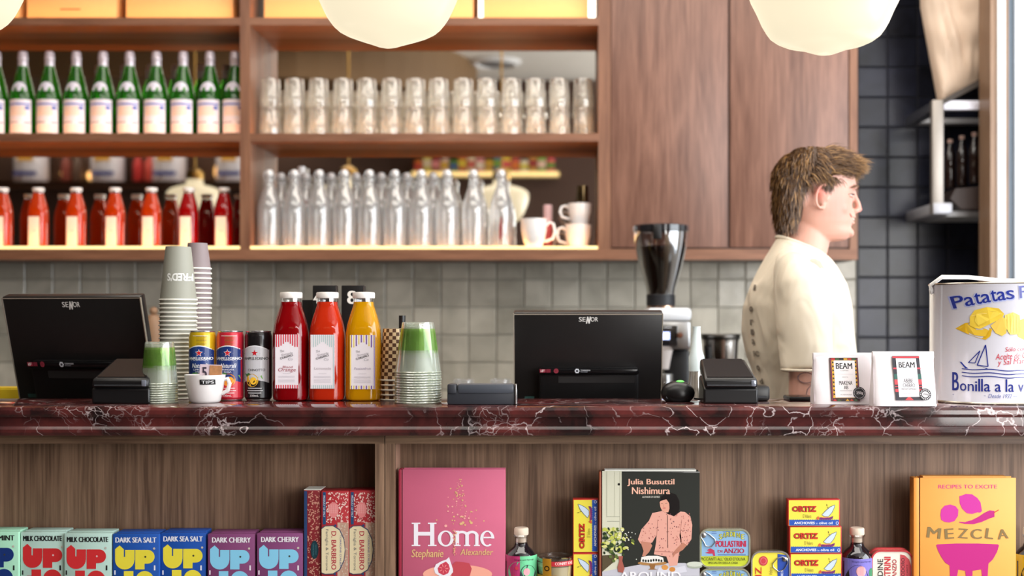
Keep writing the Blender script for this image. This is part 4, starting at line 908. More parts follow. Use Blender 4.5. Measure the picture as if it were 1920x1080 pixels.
# ---- three big cordial bottles ----
def big(label, px, ink, d=2.79):
    t = cordial('cordial_bottle', label, ink, None, 'cordial bottles on the counter'); t.location = (PX(px,d), d+CY, CT); WL[t.name] = Vector(t.location)
    sc = (33*d/F)/.0335; sz = (PZ(547.5,d)-CT)/.2256
    t.scale = (sc, sc, sz); t['s'] = 1; del t['s']; return t, sc, sz
def blabel(t, sc, sz, x0, x1, y0, y1, c1, c2, side, name, cname, nst):
    a = Art(t.location.x, CT, t.location.y+2.6, 480, 520, 4.153)
    oc = a.c; a.c = lambda x, y: (oc(x,y)[0]/sc, oc(x,y)[1]/sz)
    w_ = x1-x0
    a.rect(x0,y0,x1,y1,(240,232,238),1,2)
    n = nst
    for i in range(n):
        u = x0+w_*(i+.3)/n; hh = (100,100,85,66,66,85,100,100,100,100)[min(9,int(10*i/n))]*.95 if True else 0
        hh = 95-45*max(0,1-abs((i+.5)/n-.5)*3.2)
        a.rect(u, y0, u+w_/n*.5, y0+hh, c1 if i % 2 == 0 or c2 is None else c2, 2); a.rect(u, y1-27, u+w_/n*.5, y1, c1 if i % 2 == 0 or c2 is None else c2, 2)
    if side: a.rect(x0,y0,x0+9,y1,side[0],3); a.rect(x1-9,y0,x1-3,y1,side[1],3)
    cx = (x0+x1)/2
    a.text('The', cx-55, y0+118, cx-22, y0+136, (150,146,150), 3, shear=.3, rot=-.2); a.text('Simple', cx-45, y0+140, cx+44, y0+162, (170,166,172), 3, shear=.3, rot=-.22)
    a.text('CORDIALS', cx-52, y0+162, cx+50, y0+178, (52,48,54), 4, .02, rot=-.30); a.text('Co', cx+8, y0+178, cx+44, y0+198, (160,156,164), 3, shear=.3)
    if name == 'Blood Orange': a.text('Blood', cx-32, y0+240, cx+44, y0+258, cname, 3, shear=.2); a.text('Orange', cx-70, y0+256, cx+66, y0+292, cname, 3, shear=.25)
    else: a.text(name, cx-64, y0+248, cx+64, y0+266, cname, 3, shear=.15)
    for q, yy in enumerate((296,318,326,342,352,362)): a.rect(cx-(30 if q == 0 else 66), y0+yy, cx+(30 if q == 0 else 62), y0+yy+2.5, (196,190,198), 3)
    m = a.build('printed_label', t, yf=-.0340, rough=.5)
    return m
t, sc, sz = big('tall bottle of dark red cordial with a red-striped label', 546, (146,3,12)); blabel(t, sc, sz, 180, 358, 444, 858, (214,52,74), None, None, 'Blood Orange', (170,80,96), 10)
t, sc, sz = big('tall bottle of orange-red cordial with a pale-striped label, middle of three', 614, (214,50,20)); blabel(t, sc, sz, 452, 636, 446, 860, (188,206,206), None, ((240,226,226),(190,220,228)), 'Lemonade', (190,180,186), 12)
t, sc, sz = big('tall bottle of yellow cordial with a purple-striped label', 682, (226,160,6)); blabel(t, sc, sz, 754, 948, 448, 864, (126,92,168), (238,214,120), ((244,214,120),(150,120,190)), 'Passionfruit', (170,160,180), 10)
# ---- squeeze bottle, yellow tray ----
d = 3.08; t = thing('squeeze_bottle', 'clear squeeze bottle with a white nozzle behind the right till', 'bottle', (PX(1306,d), d+CY, WT)); zt_ = PZ(612,d)-WT
MB().lathe([(.020,0),(.0215,.004),(.0215,zt_-.155),(.0165,zt_-.105),(.0155,zt_-.098)], 24).build('bottle_wall', thin_glass('milky_plastic', (226,222,220), .6, .2), t)
MB().lathe([(.0185,zt_-.105),(.0185,zt_-.072),(.013,zt_-.055),(.010,zt_-.020),(.009,zt_-.004),(.010,zt_)], 24).build('nozzle', mat('milky_white', (228,240,240), .4), t)
MB().box(.006,.0175,-.0206,-.0196,.05,.13).build('pink_label', pm((226,130,130)), t, smooth=False)
t = thing('yellow_tray', 'yellow tray standing behind the left till screen', 'tray', (PX(8,3.1), .52, WT)); MB().box(-.07,.05,-.04,.04,0,PZ(728,3.1)-WT,ch=.004).build('tray_body', mat('yellow_plastic', (206,176,30), .4), t); MB().box(-.066,.046,-.036,.036,PZ(728,3.1)-WT,PZ(728,3.1)-WT+.002,ch=.0008).build('tray_rim', mat('yellow_plastic'), t)
t = thing('pepper_mill', 'small brown wooden pot on the back bench left of the cups', 'pot', (PX(288,4.4), 1.8, .92)); MB().lathe([(.04,0),(.045,.02),(.04,.2),(.03,.3),(.036,.34),(.02,.37),(.001,.375)], 24).build('turned_body', mat('tan_wood', (150,116,88), .5), t); MB().ell((0,0,.385),.014,14).build('knob', mat('tan_wood'), t)
# ---- coffee bags ----
def bag(label, x0, x1, yt, yb, d, ox, ink_fn, seed):
    t = thing('coffee_bag', label, 'bag', (PX((x0+x1)/2,d), d+CY, CT)); hw = (x1-x0)/2*d/F; H_ = PZ(yt,d)-PZ(yb,d)
    r_ = random.Random(seed); rings = []; n = 40
    for j in range(13):
        v = j/12; dep = .026*(1-v)+.0040; ww = hw*(1-.03*v+.015*math.sin(v*6)); ring = []
        for i in range(n):
            a_ = 2*PI*i/n; ca, sa = math.cos(a_), math.sin(a_); e = 6.0
            rr = 1/((abs(ca)**e+abs(sa)**e)**(1/e))
            bl = 1
            wob = NZ.noise(Vector((ca*2+seed, v*3, sa*2)))*.0016*(1 if j else 0)
            ring.append((ww*ca*rr+wob, dep*sa*rr*bl+wob*1.5, H_*v+(.002*NZ.noise(Vector((ca*3, seed, 0))) if j == 12 else 0)))
        rings.append(ring)
    MB().loft(rings).build('paper_body', mat('matte_white_paper', (232,224,226), .55, var=.02, bump=.25, bs=14), t, ang=60)
    fold = MB(); fold.box(-hw*.97,hw*.97,-.0052,.0052,H_-.014,H_+.001,ch=.002); fold.build('folded_top', mat('matte_white_paper'), t)
    for sx_ in (-1,1): MB().add([(sx_*hw*1.0,-.024,.004),(sx_*hw*.95,-.004,H_*.9),(sx_*hw*.985,.01,.004)], [(0,1,2)]).build('side_gusset', mat('matte_white_paper'), t, smooth=False)
    a = Art(t.location.x, t.location.z, d, 1380, 560, 4.91); oc = a.c
    ink_fn(a)
    o = a.build('printed_label', t, yf=0, eps=.0003)
    # lay the print on the bulging front
    for v in o.data.vertices:
        q = min(1, max(0, v.co.z/H_)); v.co.y += -(.026*(1-q)+.0040)-.0028
    return t
def inkA(a):
    a.rect(850,542,1110,936,(66,40,30),1); a.rect(856,548,866,930,(120,40,70),2); a.rect(1098,548,1106,930,(120,40,70),2)
    a.rect(868,566,1096,906,(226,172,52),2)
    for i in range(9):
        yy = 585+i*36
        a.poly([(872,yy-12),(872,yy+12),(890,yy)], (40,30,26), 3); a.poly([(1094,yy-12),(1094,yy+12),(1076,yy)], (40,30,26), 3)
    for i, c in enumerate(((180,40,40),(60,90,50),(30,30,36),(200,150,40),(180,60,40),(60,90,60))):
        a.rect(866+i*38,546,900+i*38,564,c,3); a.poly([(866+i*38,934),(882+i*38,912),(900+i*38,934)], c, 3)
    a.rect(888,568,1080,902,(238,232,234),4)
    a.text('BEAM',906,590,1054,644,(28,24,28),5,.03); a.text('COFFEE',946,655,1018,663,(90,84,90),5); a.rect(912,692,1058,694,(190,184,190),5)
    a.text('KENYA',958,714,1012,722,(90,84,90),5); a.text('MAKENA',928,752,1048,788,(34,30,34),5,.02); a.text('AB',968,796,1008,828,(34,30,34),5,.02)
    a.rect(930,840,1044,844,(140,134,140),5); a.text('FILTER ROAST',936,872,1040,882,(90,84,90),5)
    a.oval(1106,862,57,56,(30,28,32),6,28); a.text('250g',1080,848,1140,878,(228,222,226),7,.02)
    for k in range(22):
        q = 2*PI*k/22; a.oval(1106+46*math.cos(q), 862+46*math.sin(q), 4, 4, (190,184,190), 7, 6)
def inkB(a):
    a.poly([(1426,526),(1672,526),(1690,928),(1438,928)], (44,40,50), 1)
    for y0, y1, c in ((530,545,(196,50,62)),(632,646,(214,60,74)),(690,740,(40,90,80)),(740,786,(214,66,74)),(800,808,(214,60,74)),(826,852,(206,60,70))): a.poly([(1428+(y0-526)*.03,y0),(1674+(y0-526)*.045,y0),(1674+(y1-526)*.045,y1),(1428+(y1-526)*.03,y1)], c, 2)
    a.poly([(1520,926),(1560,890),(1600,926)], (214,60,66), 3)
    a.poly([(1458,548),(1642,548),(1656,896),(1468,898)], (240,234,238), 4)
    a.text('BEAM',1482,580,1626,632,(28,24,28),5,.03); a.text('COFFEE',1524,644,1590,652,(190,170,176),5)
    a.text('ABEBE',1516,732,1600,768,(60,56,60),5,.01); a.text('CHERFO',1508,776,1616,810,(60,56,60),5,.01); a.text('MEDIUM ESPRESSO',1490,820,1632,832,(70,64,70),5,.02); a.rect(1498,864,1604,868,(220,150,160),5)
    a.oval(1706,874,54,54,(30,28,32),6,28); a.oval(1706,874,30,28,(226,220,224),7,20); a.text('250g',1684,864,1730,884,(40,36,40),8,.02)
    for k in range(16):
        q = 2*PI*k/16; a.oval(1706+42*math.cos(q), 874+42*math.sin(q), 5, 6, (226,220,224), 7, 6)
bag('white coffee bag with a yellow-bordered label, left of the two', 1522, 1636, 662, 756, 2.700, 0, inkA, 1)
bag('white coffee bag with a red and black label beside the big tin', 1633, 1752, 662, 762, 2.635, 0, inkB, 5)
# ---- big tin ----
d = 2.78; s_ = d/F; R = 132*s_; cxp = 1878
dc = d+0.04
t = thing('crisps_tin', 'large white tin of potato crisps with blue lettering at the right end', 'tin', (PX(cxp,d), .165, CT)); H_ = PZ(530,2.66)-CT
R = .1395; t.location.x = PX(1746,2.765)+R
tw = mat('white_tinplate', (226,224,234), .22, metal=.1, coat=.8, var=.01)
MB().lathe([(R*.97,0),(R*1.0,.002),(R*1.0,.006),(R*.992,.008),(R*.992,H_-.008),(R*1.0,H_-.006),(R*1.003,H_-.001),(R*.99,H_),(R*.97,H_-.004),(.001,H_-.004)], 72).build('tin_wall', tw, t)
rm = MB(); n = 60
rm.tube([(R*.998*math.cos(2*PI*i/n), R*.998*math.sin(2*PI*i/n), H_-.001) for i in range(n+1)], .0022, 6); rm.build('top_rim', mat('tin_rim', (180,172,160), .25, metal=.8), t)
rm = MB(); rm.tube([(R*.998*math.cos(2*PI*i/n), R*.998*math.sin(2*PI*i/n), .003) for i in range(n+1)], .0026, 6); rm.build('bottom_rim', mat('tin_rim'), t)
MB().tube([(-R-.002,-.01,H_-.020),(-R-.004,-.012,H_-.002),(-R*.90,-.03,H_+.014),(-R*.55,-.05,H_+.013),(-R*.1,-.06,H_+.006),(R*.5,-.055,H_+.004),(R*.95,-.02,H_+.002),(R*1.01,0,H_-.02)], [.005,.0055,.0055,.005,.005,.005,.0055,.005], 10, flat=.55).build('carrying_strap', mat('white_plastic', (240,240,240), .35), t)
MB().ell((-R-.002,-.01,H_-.012),(.0055,.006,.010),12).build('strap_lug', mat('white_plastic'), t)
a = Art(t.location.x, CT, 2.64, 1640, 480, 3.6)
BL = (36,50,140); LB = (96,110,190)
def arcword(a, word, x0, x1, yb, hgt, amp, col, ly, bold):
    n = len(word); adv = {'t':.55,'i':.35,'r':.62,'F':.8,'P':.95,'l':.4,' ':.45,'.':.3,'f':.5}
    ws = [adv.get(c, .82) for c in word]; tot = sum(ws); x = x0
    for c, w_ in zip(word, ws):
        cw = (x1-x0)*w_/tot
        if c != ' ':
            u = (x+cw/2-x0)/(x1-x0); cy = yb-amp*math.sin(PI*(u*.62+.02))
            low = c in 'aseomnrvcxzu'; hh = hgt*(.72 if low else .98 if c != 't' else .9)
            if c == '.': hh = hgt*.16
            sl = -math.atan(amp*PI*.62*math.cos(PI*(u*.62+.02))/(x1-x0))
            a.text(c, x+cw*.05, cy-hh, x+cw*.95, cy, col, ly, bold, rot=sl)
        x += cw
arcword(a, 'Patatas Fritas', 566, 1230, 368, 96, 78, (170,178,222), 2, .07)
arcword(a, 'Patatas Fritas', 570, 1226, 360, 84, 78, BL, 4, .02)
# crisps
C1, C2, C3 = (238,202,70), (222,176,40), (246,220,120)
a.poly([(590,490),(640,452),(680,446),(790,492),(780,540),(752,566),(700,548),(640,520)], C2, 3); a.poly([(600,488),(650,462),(700,470),(770,500),(750,545),(690,535)], (232,190,60), 4)
a.poly([(664,470),(664,410),(690,366),(760,344),(830,354),(862,390),(850,420),(780,458),(720,492),(690,486)], C1, 5); a.poly([(690,440),(700,390),(760,366),(820,376),(836,396),(760,440),(710,470)], (243,212,84), 6); a.line([(672,405),(740,388),(850,392)], 4, C3, 7)
a.poly([(780,470),(850,410),(880,430),(876,520),(850,540),(810,520)], (232,196,90), 6)
a.poly([(866,400),(920,380),(960,400),(972,470),(960,530),(900,530),(870,480)], (240,212,110), 6)
a.poly([(950,440),(1010,415),(1060,450),(1060,540),(1000,568),(950,545)], (232,196,80), 5)
for q in range(5): a.line([(880+q*20,400),(886+q*18,520)], 2, (222,186,80), 7)
# boat
a.poly([(610,716),(720,742),(768,762),(640,762)], BL, 3)
def outl(p, w_): a.line(p+[p[0]], w_, BL, 4)
outl([(656,722),(720,640),(692,724)], 5); outl([(704,738),(752,600),(766,746)], 6)
for k, yy in enumerate((764,788,812)):
    pts = [(622+q*14, yy+4*math.sin(q*.42)+q*.35) for q in range(0, 36)]
    a.line(pts, 6, BL, 3)
for (s2, x0, y0, x1, y1, rot) in (('Sólo con',868,612,1000,642,-.06),('Aceite de Oliva',808,652,1060,692,-.07),('y Sal Marina',820,692,1040,740,-.07)): a.text(s2, x0, y0, x1, y1, (206,70,84), 3, .0, shear=.2, rot=rot)
a.text('B', 576, 790, 606, 914, BL, 3, .01); 
xx = 613
for c, w_, hh in (('o',32,50),('n',32,48),('i',10,66),('l',8,84),('l',8,84),('a',36,50),(' ',12,0),('a',36,50),(' ',14,0),('l',8,84),('a',36,50),(' ',12,0),('v',36,48),('i',10,66),('s',30,50),('t',20,62),('a',36,50)):
    if c != ' ': a.text(c, xx, 914-hh, xx+w_, 915, BL if c != 'x' else LB, 3, .012)
    xx += w_+8
a.line([(576,942),(752,944)], 3, (120,130,180), 3); a.text('Desde 1932', 766, 930, 908, 958, (120,130,184), 3, shear=.25); a.line([(920,946),(1060,948)], 3, (120,130,180), 3)
# fine print at the left
for k, yy in enumerate((322,345,372,378,404,440,476,486,512,520,548)): a.rect(402, yy, 424, yy+3, (140,120,110), 3)
for k in range(5): a.rect(400+k*5, 372, 402+k*5, 474, (150,130,120), 3)
for k, yy in enumerate(range(626, 700, 9)): a.rect(398, yy, 428, yy+3, (160,150,180), 3)
a.rect(396,560,436,602,(226,206,178),2)
for k in range(8): a.rect(404+k*4, 836, 406+k*4, 862, (50,46,56), 3)
a.build('printed_artwork', t, R=R*.9935, rough=.25, eps=.0002)
# ================= LOWER DISPLAY CABINETS =================
def facebox(name, label, cat, x0, x1, yt, y, depth, m, group=None, ch=.0006, partname='cover', zb=SZ, lean=0.0):
    d = y+2.6; t = thing(name, label, cat, (PX((x0+x1)/2,d), y, zb), group=group); hw = (x1-x0)/2*d/F; H_ = PZ(yt,d)-zb
    MB().box(-hw,hw,0,depth,0,H_,ch=ch).build(partname, m, t)
    if lean: t.rotation_euler = (-lean, 0, 0)
    return t, hw, H_
# ---- chocolate bars ----
def upz(a, x, y, col, w_=215, dot=None):
    # 'UP' + 'JO' wordmark drawn in crop coordinates of the left milk bar (zoom 6.4); x,y = top left
    k = w_/235.0; q = lambda u, v: (x+u*k, y+v*k)
    n = 14
    bowl = [q(117-117*math.cos(PI*i/n), 178+115*math.sin(PI*i/n)) for i in range(n+1)]
    # U: left arm with roof point, right arm, slot between
    a.poly([q(0,45), q(55,0), q(106,48), q(106,178), q(0,178)], col, 2)
    a.poly([q(122,55), q(236,55), q(236,178), q(122,178)], col, 2)
    a.poly([q(106,140), q(122,140), q(122,178), q(106,178)], col, 2)
    a.poly([q(117-117*math.cos(PI*i/n), 178+115*math.sin(PI*i/n)) for i in range(n+1)], col, 2)
    a.poly([q(236,178), q(236,178.5), q(0,178.5), q(0,178)], col, 2)
    # P
    a.poly([q(244,55), q(400,55), q(400,222), q(358,222), q(358,292), q(244,292)], col, 2)
    a.poly([q(398,55)]+[q(398+82*math.sin(PI*i/n), 138-83*math.cos(PI*i/n)) for i in range(n+1)]+[q(398,222)], col, 2)
    d_ = dot or (230,190,190); a.oval(*q(368,138), 12*k, 12*k, d_, 3, 12)
    # JO tops
    a.poly([q(106,312), q(222,312), q(222,520), q(106,520)], col, 2); a.poly([q(52,388), q(106,388), q(106,430), q(52,430)], col, 2)
    a.oval(*q(360,425), 112*k, 114*k, col, 2, 26)
    a.oval(*q(474,38), 14*k, 14*k, (200,190,180), 2, 12)
bars = [(-53, 35, .052, (168,222,192), (20,50,118), (22,22,26), 'CHOC MINT', 997, 'mint green chocolate bar with dark blue lettering, cut off at the left'),
        (38, 122, .058, (184,214,204), (206,44,48), (22,22,26), 'MILK CHOCOLATE', 998, 'pale green milk chocolate bar with red lettering, left of the two'),
        (120, 209, .050, (184,214,204), (210,46,50), (22,22,26), 'MILK CHOCOLATE', 1000, 'pale green milk chocolate bar with red lettering, right of the two'),
        (211, 299, .050, (28,82,168), (238,222,66), (234,234,244), 'DARK SEA SALT', 1001, 'blue sea salt chocolate bar with yellow lettering, left of the two'),
        (301, 386, .056, (24,78,166), (238,222,66), (234,234,244), 'DARK SEA SALT', 999, 'blue sea salt chocolate bar with yellow lettering, right of the two'),
        (389, 478, .052, (128,66,112), (136,206,238), (238,232,240), 'DARK CHERRY', 1001, 'plum cherry chocolate bar with light blue lettering, left of the two'),
        (481, 568, .050, (130,68,116), (136,206,238), (238,232,240), 'DARK CHERRY', 1000, 'plum cherry chocolate bar with light blue lettering, right of the two')]
for (x0, x1, y, body, ink, tc, word, yt, lab) in bars:
    m = mat('wrapper_%d_%d_%d' % body, body, .5, var=.02)
    t, hw, H_ = facebox('chocolate_bar', lab, 'chocolate', x0, x1, yt, y, .016, m, 'chocolate bars in a row', .0025, 'wrapper')
    MB().box(-hw+.003,hw-.003,.0155,.056,0,H_+.0015,ch=.002).build('stack_behind', m, t)
    a = Art(t.location.x, SZ, y+2.6, 0, 960, 6.4); X0 = x0*6.4
    a.text(word, X0+ (38 if len(word) > 11 else 58), 298+(yt-1000)*6.4, X0+(x1-x0)*6.4-(40 if len(word) > 11 else 52), 360+(yt-1000)*6.4, tc, 2, .055)
    upz(a, X0+32, 394+(yt-1000)*6.4, ink, 232, (220,180,180) if ink[0] > 200 and ink[1] < 100 else (60,60,50))
    a.rect(X0+22, 700, X0+38, 752, tc, 2); a.rect(X0+(x1-x0)*6.4-66, 640, X0+(x1-x0)*6.4-48, 700, tc, 2)
    a.build('printed_wrapper', t, yf=0, rough=.5)
# ---- long nougat boxes, patterned ----
M_BARB = mat('leaf_red_card', (176,44,52), .5, var=0)
def leafy(a, x0, y0, x1, y1, seed, n, col=(236,206,196), skip=None):
    r = random.Random(seed)
    for i in range(n):
        x = r.uniform(x0+4, x1-4); y = r.uniform(y0+4, y1-4)
        if skip and skip(x, y): continue
        an = r.uniform(0, PI); L_ = r.uniform(9, 15); wd = L_*.42; ca, sa = math.cos(an), math.sin(an)
        pts = [(-L_,0),(-L_*.3,-wd),(L_*.5,-wd*.7),(L_,0),(L_*.4,wd*.8),(-L_*.4,wd)]
        a.poly([(min(x1,max(x0,x+u*ca-v*sa)), min(y1,max(y0,y+u*sa+v*ca))) for u, v in pts], col, 2)
for j, (x0, x1, y, lab) in enumerate(((602.5, 654, .045, 'red leaf-patterned nougat box lettered downwards, left of the two'),(655, 704, .047, 'red leaf-patterned nougat box lettered downwards, beside the upright'))):
    t, hw, H_ = facebox('nougat_box', lab, 'box', x0, x1, 921 if j == 0 else 920, y, .055, M_BARB, 'nougat boxes', .001, 'carton')
    a = Art(t.location.x, SZ, y+2.6, 540, 890, 5.686); X0 = (x0-540)*5.686+2; X1 = (x1-540)*5.686-3; c0 = X0
    skip = lambda x, y, X0=X0: 500 < y < 1100 and x < X0+262
    leafy(a, X0+44, 186, X1, 516, 11+j, 150); leafy(a, X0+200, 520, X1, 1080, 21+j, 60, (206,190,170))
    a.rect(X0+170, 510, X1, 1200, (206,170,150), 1); a.rect(X0+200, 516, X1-2, 1195, (190,150,130), 1)
    a.rect(X0+14, 186, X0+46, 530, (34,74,116), 3); a.text('PRODUCT OF ITALY', X0+20, 222, X0+38, 452, (220,226,232), 4, .02, vert=1)
    a.poly([(X0+128+55*math.cos(q), 365+ (95 if math.sin(q) > 0 else 72)*math.sin(q)) for q in [2*PI*i/20 for i in range(20)]], (226,132,132), 3)
    for k in range(5): a.line([(X0+90+k*19,318),(X0+90+k*19,412)], 3, (240,180,176), 4)
    for k in range(5): a.line([(X0+82,322+k*21),(X0+172,322+k*21)], 3, (240,180,176), 4)
    lab_ = [(X0+2,580),(X0+40,552),(X0+120,548),(X0+190,590),(X0+236,690),(X0+250,800),(X0+236,910),(X0+190,1010),(X0+120,1052),(X0+40,1056),(X0+2,1040)]
    a.poly([(max(X0,x+(-6 if x < X0+100 else 7)),y+(-9 if y < 800 else 9)) for x, y in lab_], (70,76,100), 5); a.poly(lab_, (226,210,172), 6)
    a.text('D. BARBERO', X0+106, 604, X0+158, 1010, (176,36,60), 7, .03, vert=1)
    a.text('Famiglia & Torrone', X0+38, 580, X0+74, 1020, (110,110,110), 7, -.0, vert=1); a.text('TORRONE D\'ALBA', X0+196, 640, X0+214, 980, (90,100,150), 7, .01, vert=1)
    a.oval(X0+150, 540, 12, 12, (40,70,120), 7, 10); a.oval(X0+146, 1060, 12, 12, (40,70,120), 7, 10)
    a.build('printed_face', t, yf=0, rough=.5, eps=.0002)
t, hw, H_ = facebox('nougat_box', 'narrow dark red nougat box with a blue edge, next to the plum bars', 'box', 570, 601.5, 919, .05, .055, mat('dark_leaf_red', (132,34,42), .5, var=0), 'nougat boxes', .0008, 'carton')
a = Art(t.location.x, SZ, 2.65, 540, 890, 5.686); a.rect(172,176,204,1200,(40,66,110),1); leafy(a, 208, 176, 346, 1085, 5, 190, (206,150,130)); a.oval(284,800,42,98,(22,56,66),4,22)
a.text('TORRONE FRIABILE', 262,730,280,870,(70,120,130),5,vert=1); a.text('MANDORLE', 290,745,306,850,(70,120,130),5,vert=1)
a.build('printed_spine', t, yf=0, eps=.0002); MB().box(-hw,hw,.0,.055,H_,H_+.0012).build('pale_top_edge', M_PW, t, smooth=False)
# ---- Home cookbook ----
def book(label, x0, xs, x1, yt, y, body, spine, thick=.032, lean=0.0):
    d = y+2.6; t = thing('cookbook', label, 'book', (PX((x0+x1)/2,d), y, SZ), group='cookbooks facing out'); hw = (x1-x0)/2*d/F; H_ = PZ(yt,d)-SZ
    xb_ = -hw+(xs-x0)*d/F
    MB().box(xb_,hw,0,.0028,0,H_,ch=.0008).build('front_cover', body, t)
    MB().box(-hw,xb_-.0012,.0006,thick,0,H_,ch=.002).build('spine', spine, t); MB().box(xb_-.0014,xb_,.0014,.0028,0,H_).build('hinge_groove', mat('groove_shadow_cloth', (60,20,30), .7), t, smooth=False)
    MB().box(xb_,hw-.003,.003,thick-.003,.002,H_-.004).build('page_block', mat('page_paper', (232,222,214), .8, var=.03), t, smooth=False)
    MB().box(xb_,hw,thick-.003,thick,0,H_).build('back_cover', body, t, smooth=False)
    return t
t = book('pink cookbook titled in large white letters with a fig below', 747, 754.5, 947, 880, .045, mat('rose_cloth_cover', (206,100,130), .6, var=.05, vs=14), mat('crimson_spine', (160,40,66), .5))
a = Art(t.location.x, SZ, 2.645, 730, 860, 4.8); WH = (242,236,244)
def stem(x, y0, y1, w_, col=WH, sf=16, top=True, bot=True):
    a.rect(x-w_/2, y0, x+w_/2, y1, col, 3)
    if top: a.rect(x-w_/2-sf, y0, x+w_/2+(sf if top == True else 0), y0+11, col, 3)
    if bot: a.rect(x-w_/2-sf, y1-11, x+w_/2+sf, y1, col, 3)
def ringp(cx, cy, rx, ry, tx, ty, col, a0=0, a1=2*PI, n=28, ly=3):
    for i in range(n):
        q0 = a0+(a1-a0)*i/n; q1 = a0+(a1-a0)*(i+1)/n
        a.poly([(cx+rx*math.cos(q0),cy+ry*math.sin(q0)),(cx+rx*math.cos(q1),cy+ry*math.sin(q1)),(cx+(rx-tx)*math.cos(q1),cy+(ry-ty)*math.sin(q1)),(cx+(rx-tx)*math.cos(q0),cy+(ry-ty)*math.sin(q0))], col, ly)
stem(240,576,786,38,sf=20); stem(386,576,786,38,sf=20); a.rect(250,658,380,692,WH,3)
ringp(508,718,72,72,30,13,WH)
stem(612,648,786,32,sf=14,top=2); stem(700,690,786,32,sf=12,top=False); stem(788,690,786,30,sf=12,top=False)
ringp(652,694,64,46,30,22,WH,PI,2*PI,14); ringp(744,694,60,46,30,22,WH,PI,2*PI,14)
ringp(882,718,64,72,28,13,WH,-PI*.0,-PI*2+.9,26); a.rect(848,702,940,716,WH,4)
TAN = (226,186,128)
a.text('Stephanie', 196, 816, 480, 908, TAN, 3, .012, shear=.12); a.text('Alexander', 638, 812, 930, 868, TAN, 3, .012, shear=.12)
r = random.Random(8)
for i in range(95):
    yy = 170+ (r.random()**.75)*440; sp_ = 20+ (yy-170)*.32; xx = 640+r.gauss(0, 1)*sp_*.55; s_ = r.choice((3,3,4,5,7)) if yy < 500 else r.choice((4,6,8,12))
    a.oval(xx, yy, s_*1.15, s_, TAN if r.random() < .55 else (246,178,168), 2, 8)
for i in range(26): a.oval(590+r.gauss(0,10), 640+i*9, r.choice((4,6,9)), r.choice((4,6,8)), TAN if i % 2 else (236,130,140), 4, 8)
a.oval(614,1040,312,86,(246,172,150),2,36); 
a.poly([(560,960),(600,924),(660,930),(720,940),(742,990),(720,1070),(640,1090),(560,1080)], (196,72,84), 3)
a.poly([(538,884),(552,930),(572,990),(574,1020),(540,1060),(480,1072),(412,1030),(402,990),(420,950),(470,922),(512,908)], WH, 4)
a.poly([(510,925),(535,950),(546,990),(530,1030),(488,1048),(444,1024),(436,986),(458,952)], (206,62,84), 5)
for i in range(7): q = -1+i*.9; a.line([(490+16*math.cos(q),990+16*math.sin(q)),(490+42*math.cos(q),990+42*math.sin(q))], 6, (246,150,150), 6)
o = a.build('printed_cover', t, yf=0, rough=.55)
# ---- second cookbook: photograph cover ----
t = book('cookbook with a woman in a pink dress beside a cake on its cover', 1123, 1129, 1312, 884, .048, mat('dark_photo_cover', (46,48,44), .25, coat=.4, var=.03), mat('rust_spine', (158,84,56), .5))
MB().box(-.09,.095,.006,.030,0,PZ(881,2.65)-SZ).build('raised_page_edge', M_PW, t, smooth=False)
a = Art(t.location.x, SZ, 2.648, 1060, 860, 4.908)
a.rect(340,112,518,1080,(214,212,190),1); a.rect(378,118,384,540,(178,178,156),2); a.rect(500,118,504,690,(160,160,140),2); a.rect(384,530,500,536,(170,170,150),2); a.rect(384,574,498,578,(150,152,132),2); a.rect(452,120,456,530,(190,190,168),2); a.oval(493,236,11,11,(30,30,26),3,14); a.rect(518,128,1236,1080,(48,50,46),1)
PK = (246,188,164)
a.text('Julia Busuttil', 572, 186, 1002, 252, PK, 3, .03); a.text('Nishimura', 614, 262, 962, 326, PK, 3, .03); a.text("AUTHOR OF OSTRO", 708, 344, 868, 360, (226,222,210), 3, .02)
HR = (26,22,22)
a.poly([(870,400),(880,350),(920,322),(970,312),(1020,330),(1050,390),(1052,460),(1030,520),(980,535),(940,500),(880,470)], HR, 2)
a.poly([(868,400),(900,362),(945,380),(958,420),(958,460),(948,492),(920,496),(890,478),(874,444)], (226,164,142), 3); a.poly([(868,392),(905,350),(962,352),(985,430),(960,470),(956,410),(930,372)], HR, 4)
a.line([(880,412),(898,414)], 3, (40,24,20), 5); a.line([(918,410),(938,408)], 3, (40,24,20), 5); a.line([(898,455),(922,454)], 5, (190,60,70), 5); a.line([(904,420),(900,438),(908,442)], 2, (190,120,100), 5)
DR_ = (226,166,150); 
a.poly([(850,490),(890,480),(945,510),(1000,530),(1060,486),(1100,490),(1150,530),(1168,610),(1160,740),(1120,800),(1060,770),(1050,700),(1060,660),(1070,760),(1050,850),(1030,980),(960,990),(930,900),(815,880),(835,770),(840,700),(800,770),(740,790),(690,780),(668,742),(700,650),(770,570),(800,500)], DR_, 3)
a.poly([(690,760),(780,770),(800,800),(770,860),(730,900),(706,895),(720,850)], (196,134,112), 4); a.poly([(1080,770),(1120,795),(1080,840),(1010,880),(990,910),(985,870),(1030,820)], (190,128,106), 4)
r = random.Random(4)
for i in range(190):
    x = r.uniform(700,1160); y = r.uniform(500,900)
    if (x < 840 and y < 640-(x-700)*.9) or (x < 840 and y > 760) or (x > 1060 and y > 790) or (840 < x < 860 and y > 700) : continue
    a.oval(x, y, r.uniform(3,6), r.uniform(3,6), r.choice(((150,74,70),(110,70,80),(190,110,100))), 4, 6)
a.line([(940,520),(942,820)], 5, (70,50,50), 5); a.line([(850,560),(842,700)], 3, (170,110,100), 5); a.line([(1070,560),(1056,700)], 3, (170,110,100), 5); a.line([(820,850),(1040,862)], 4, (180,110,100), 5)
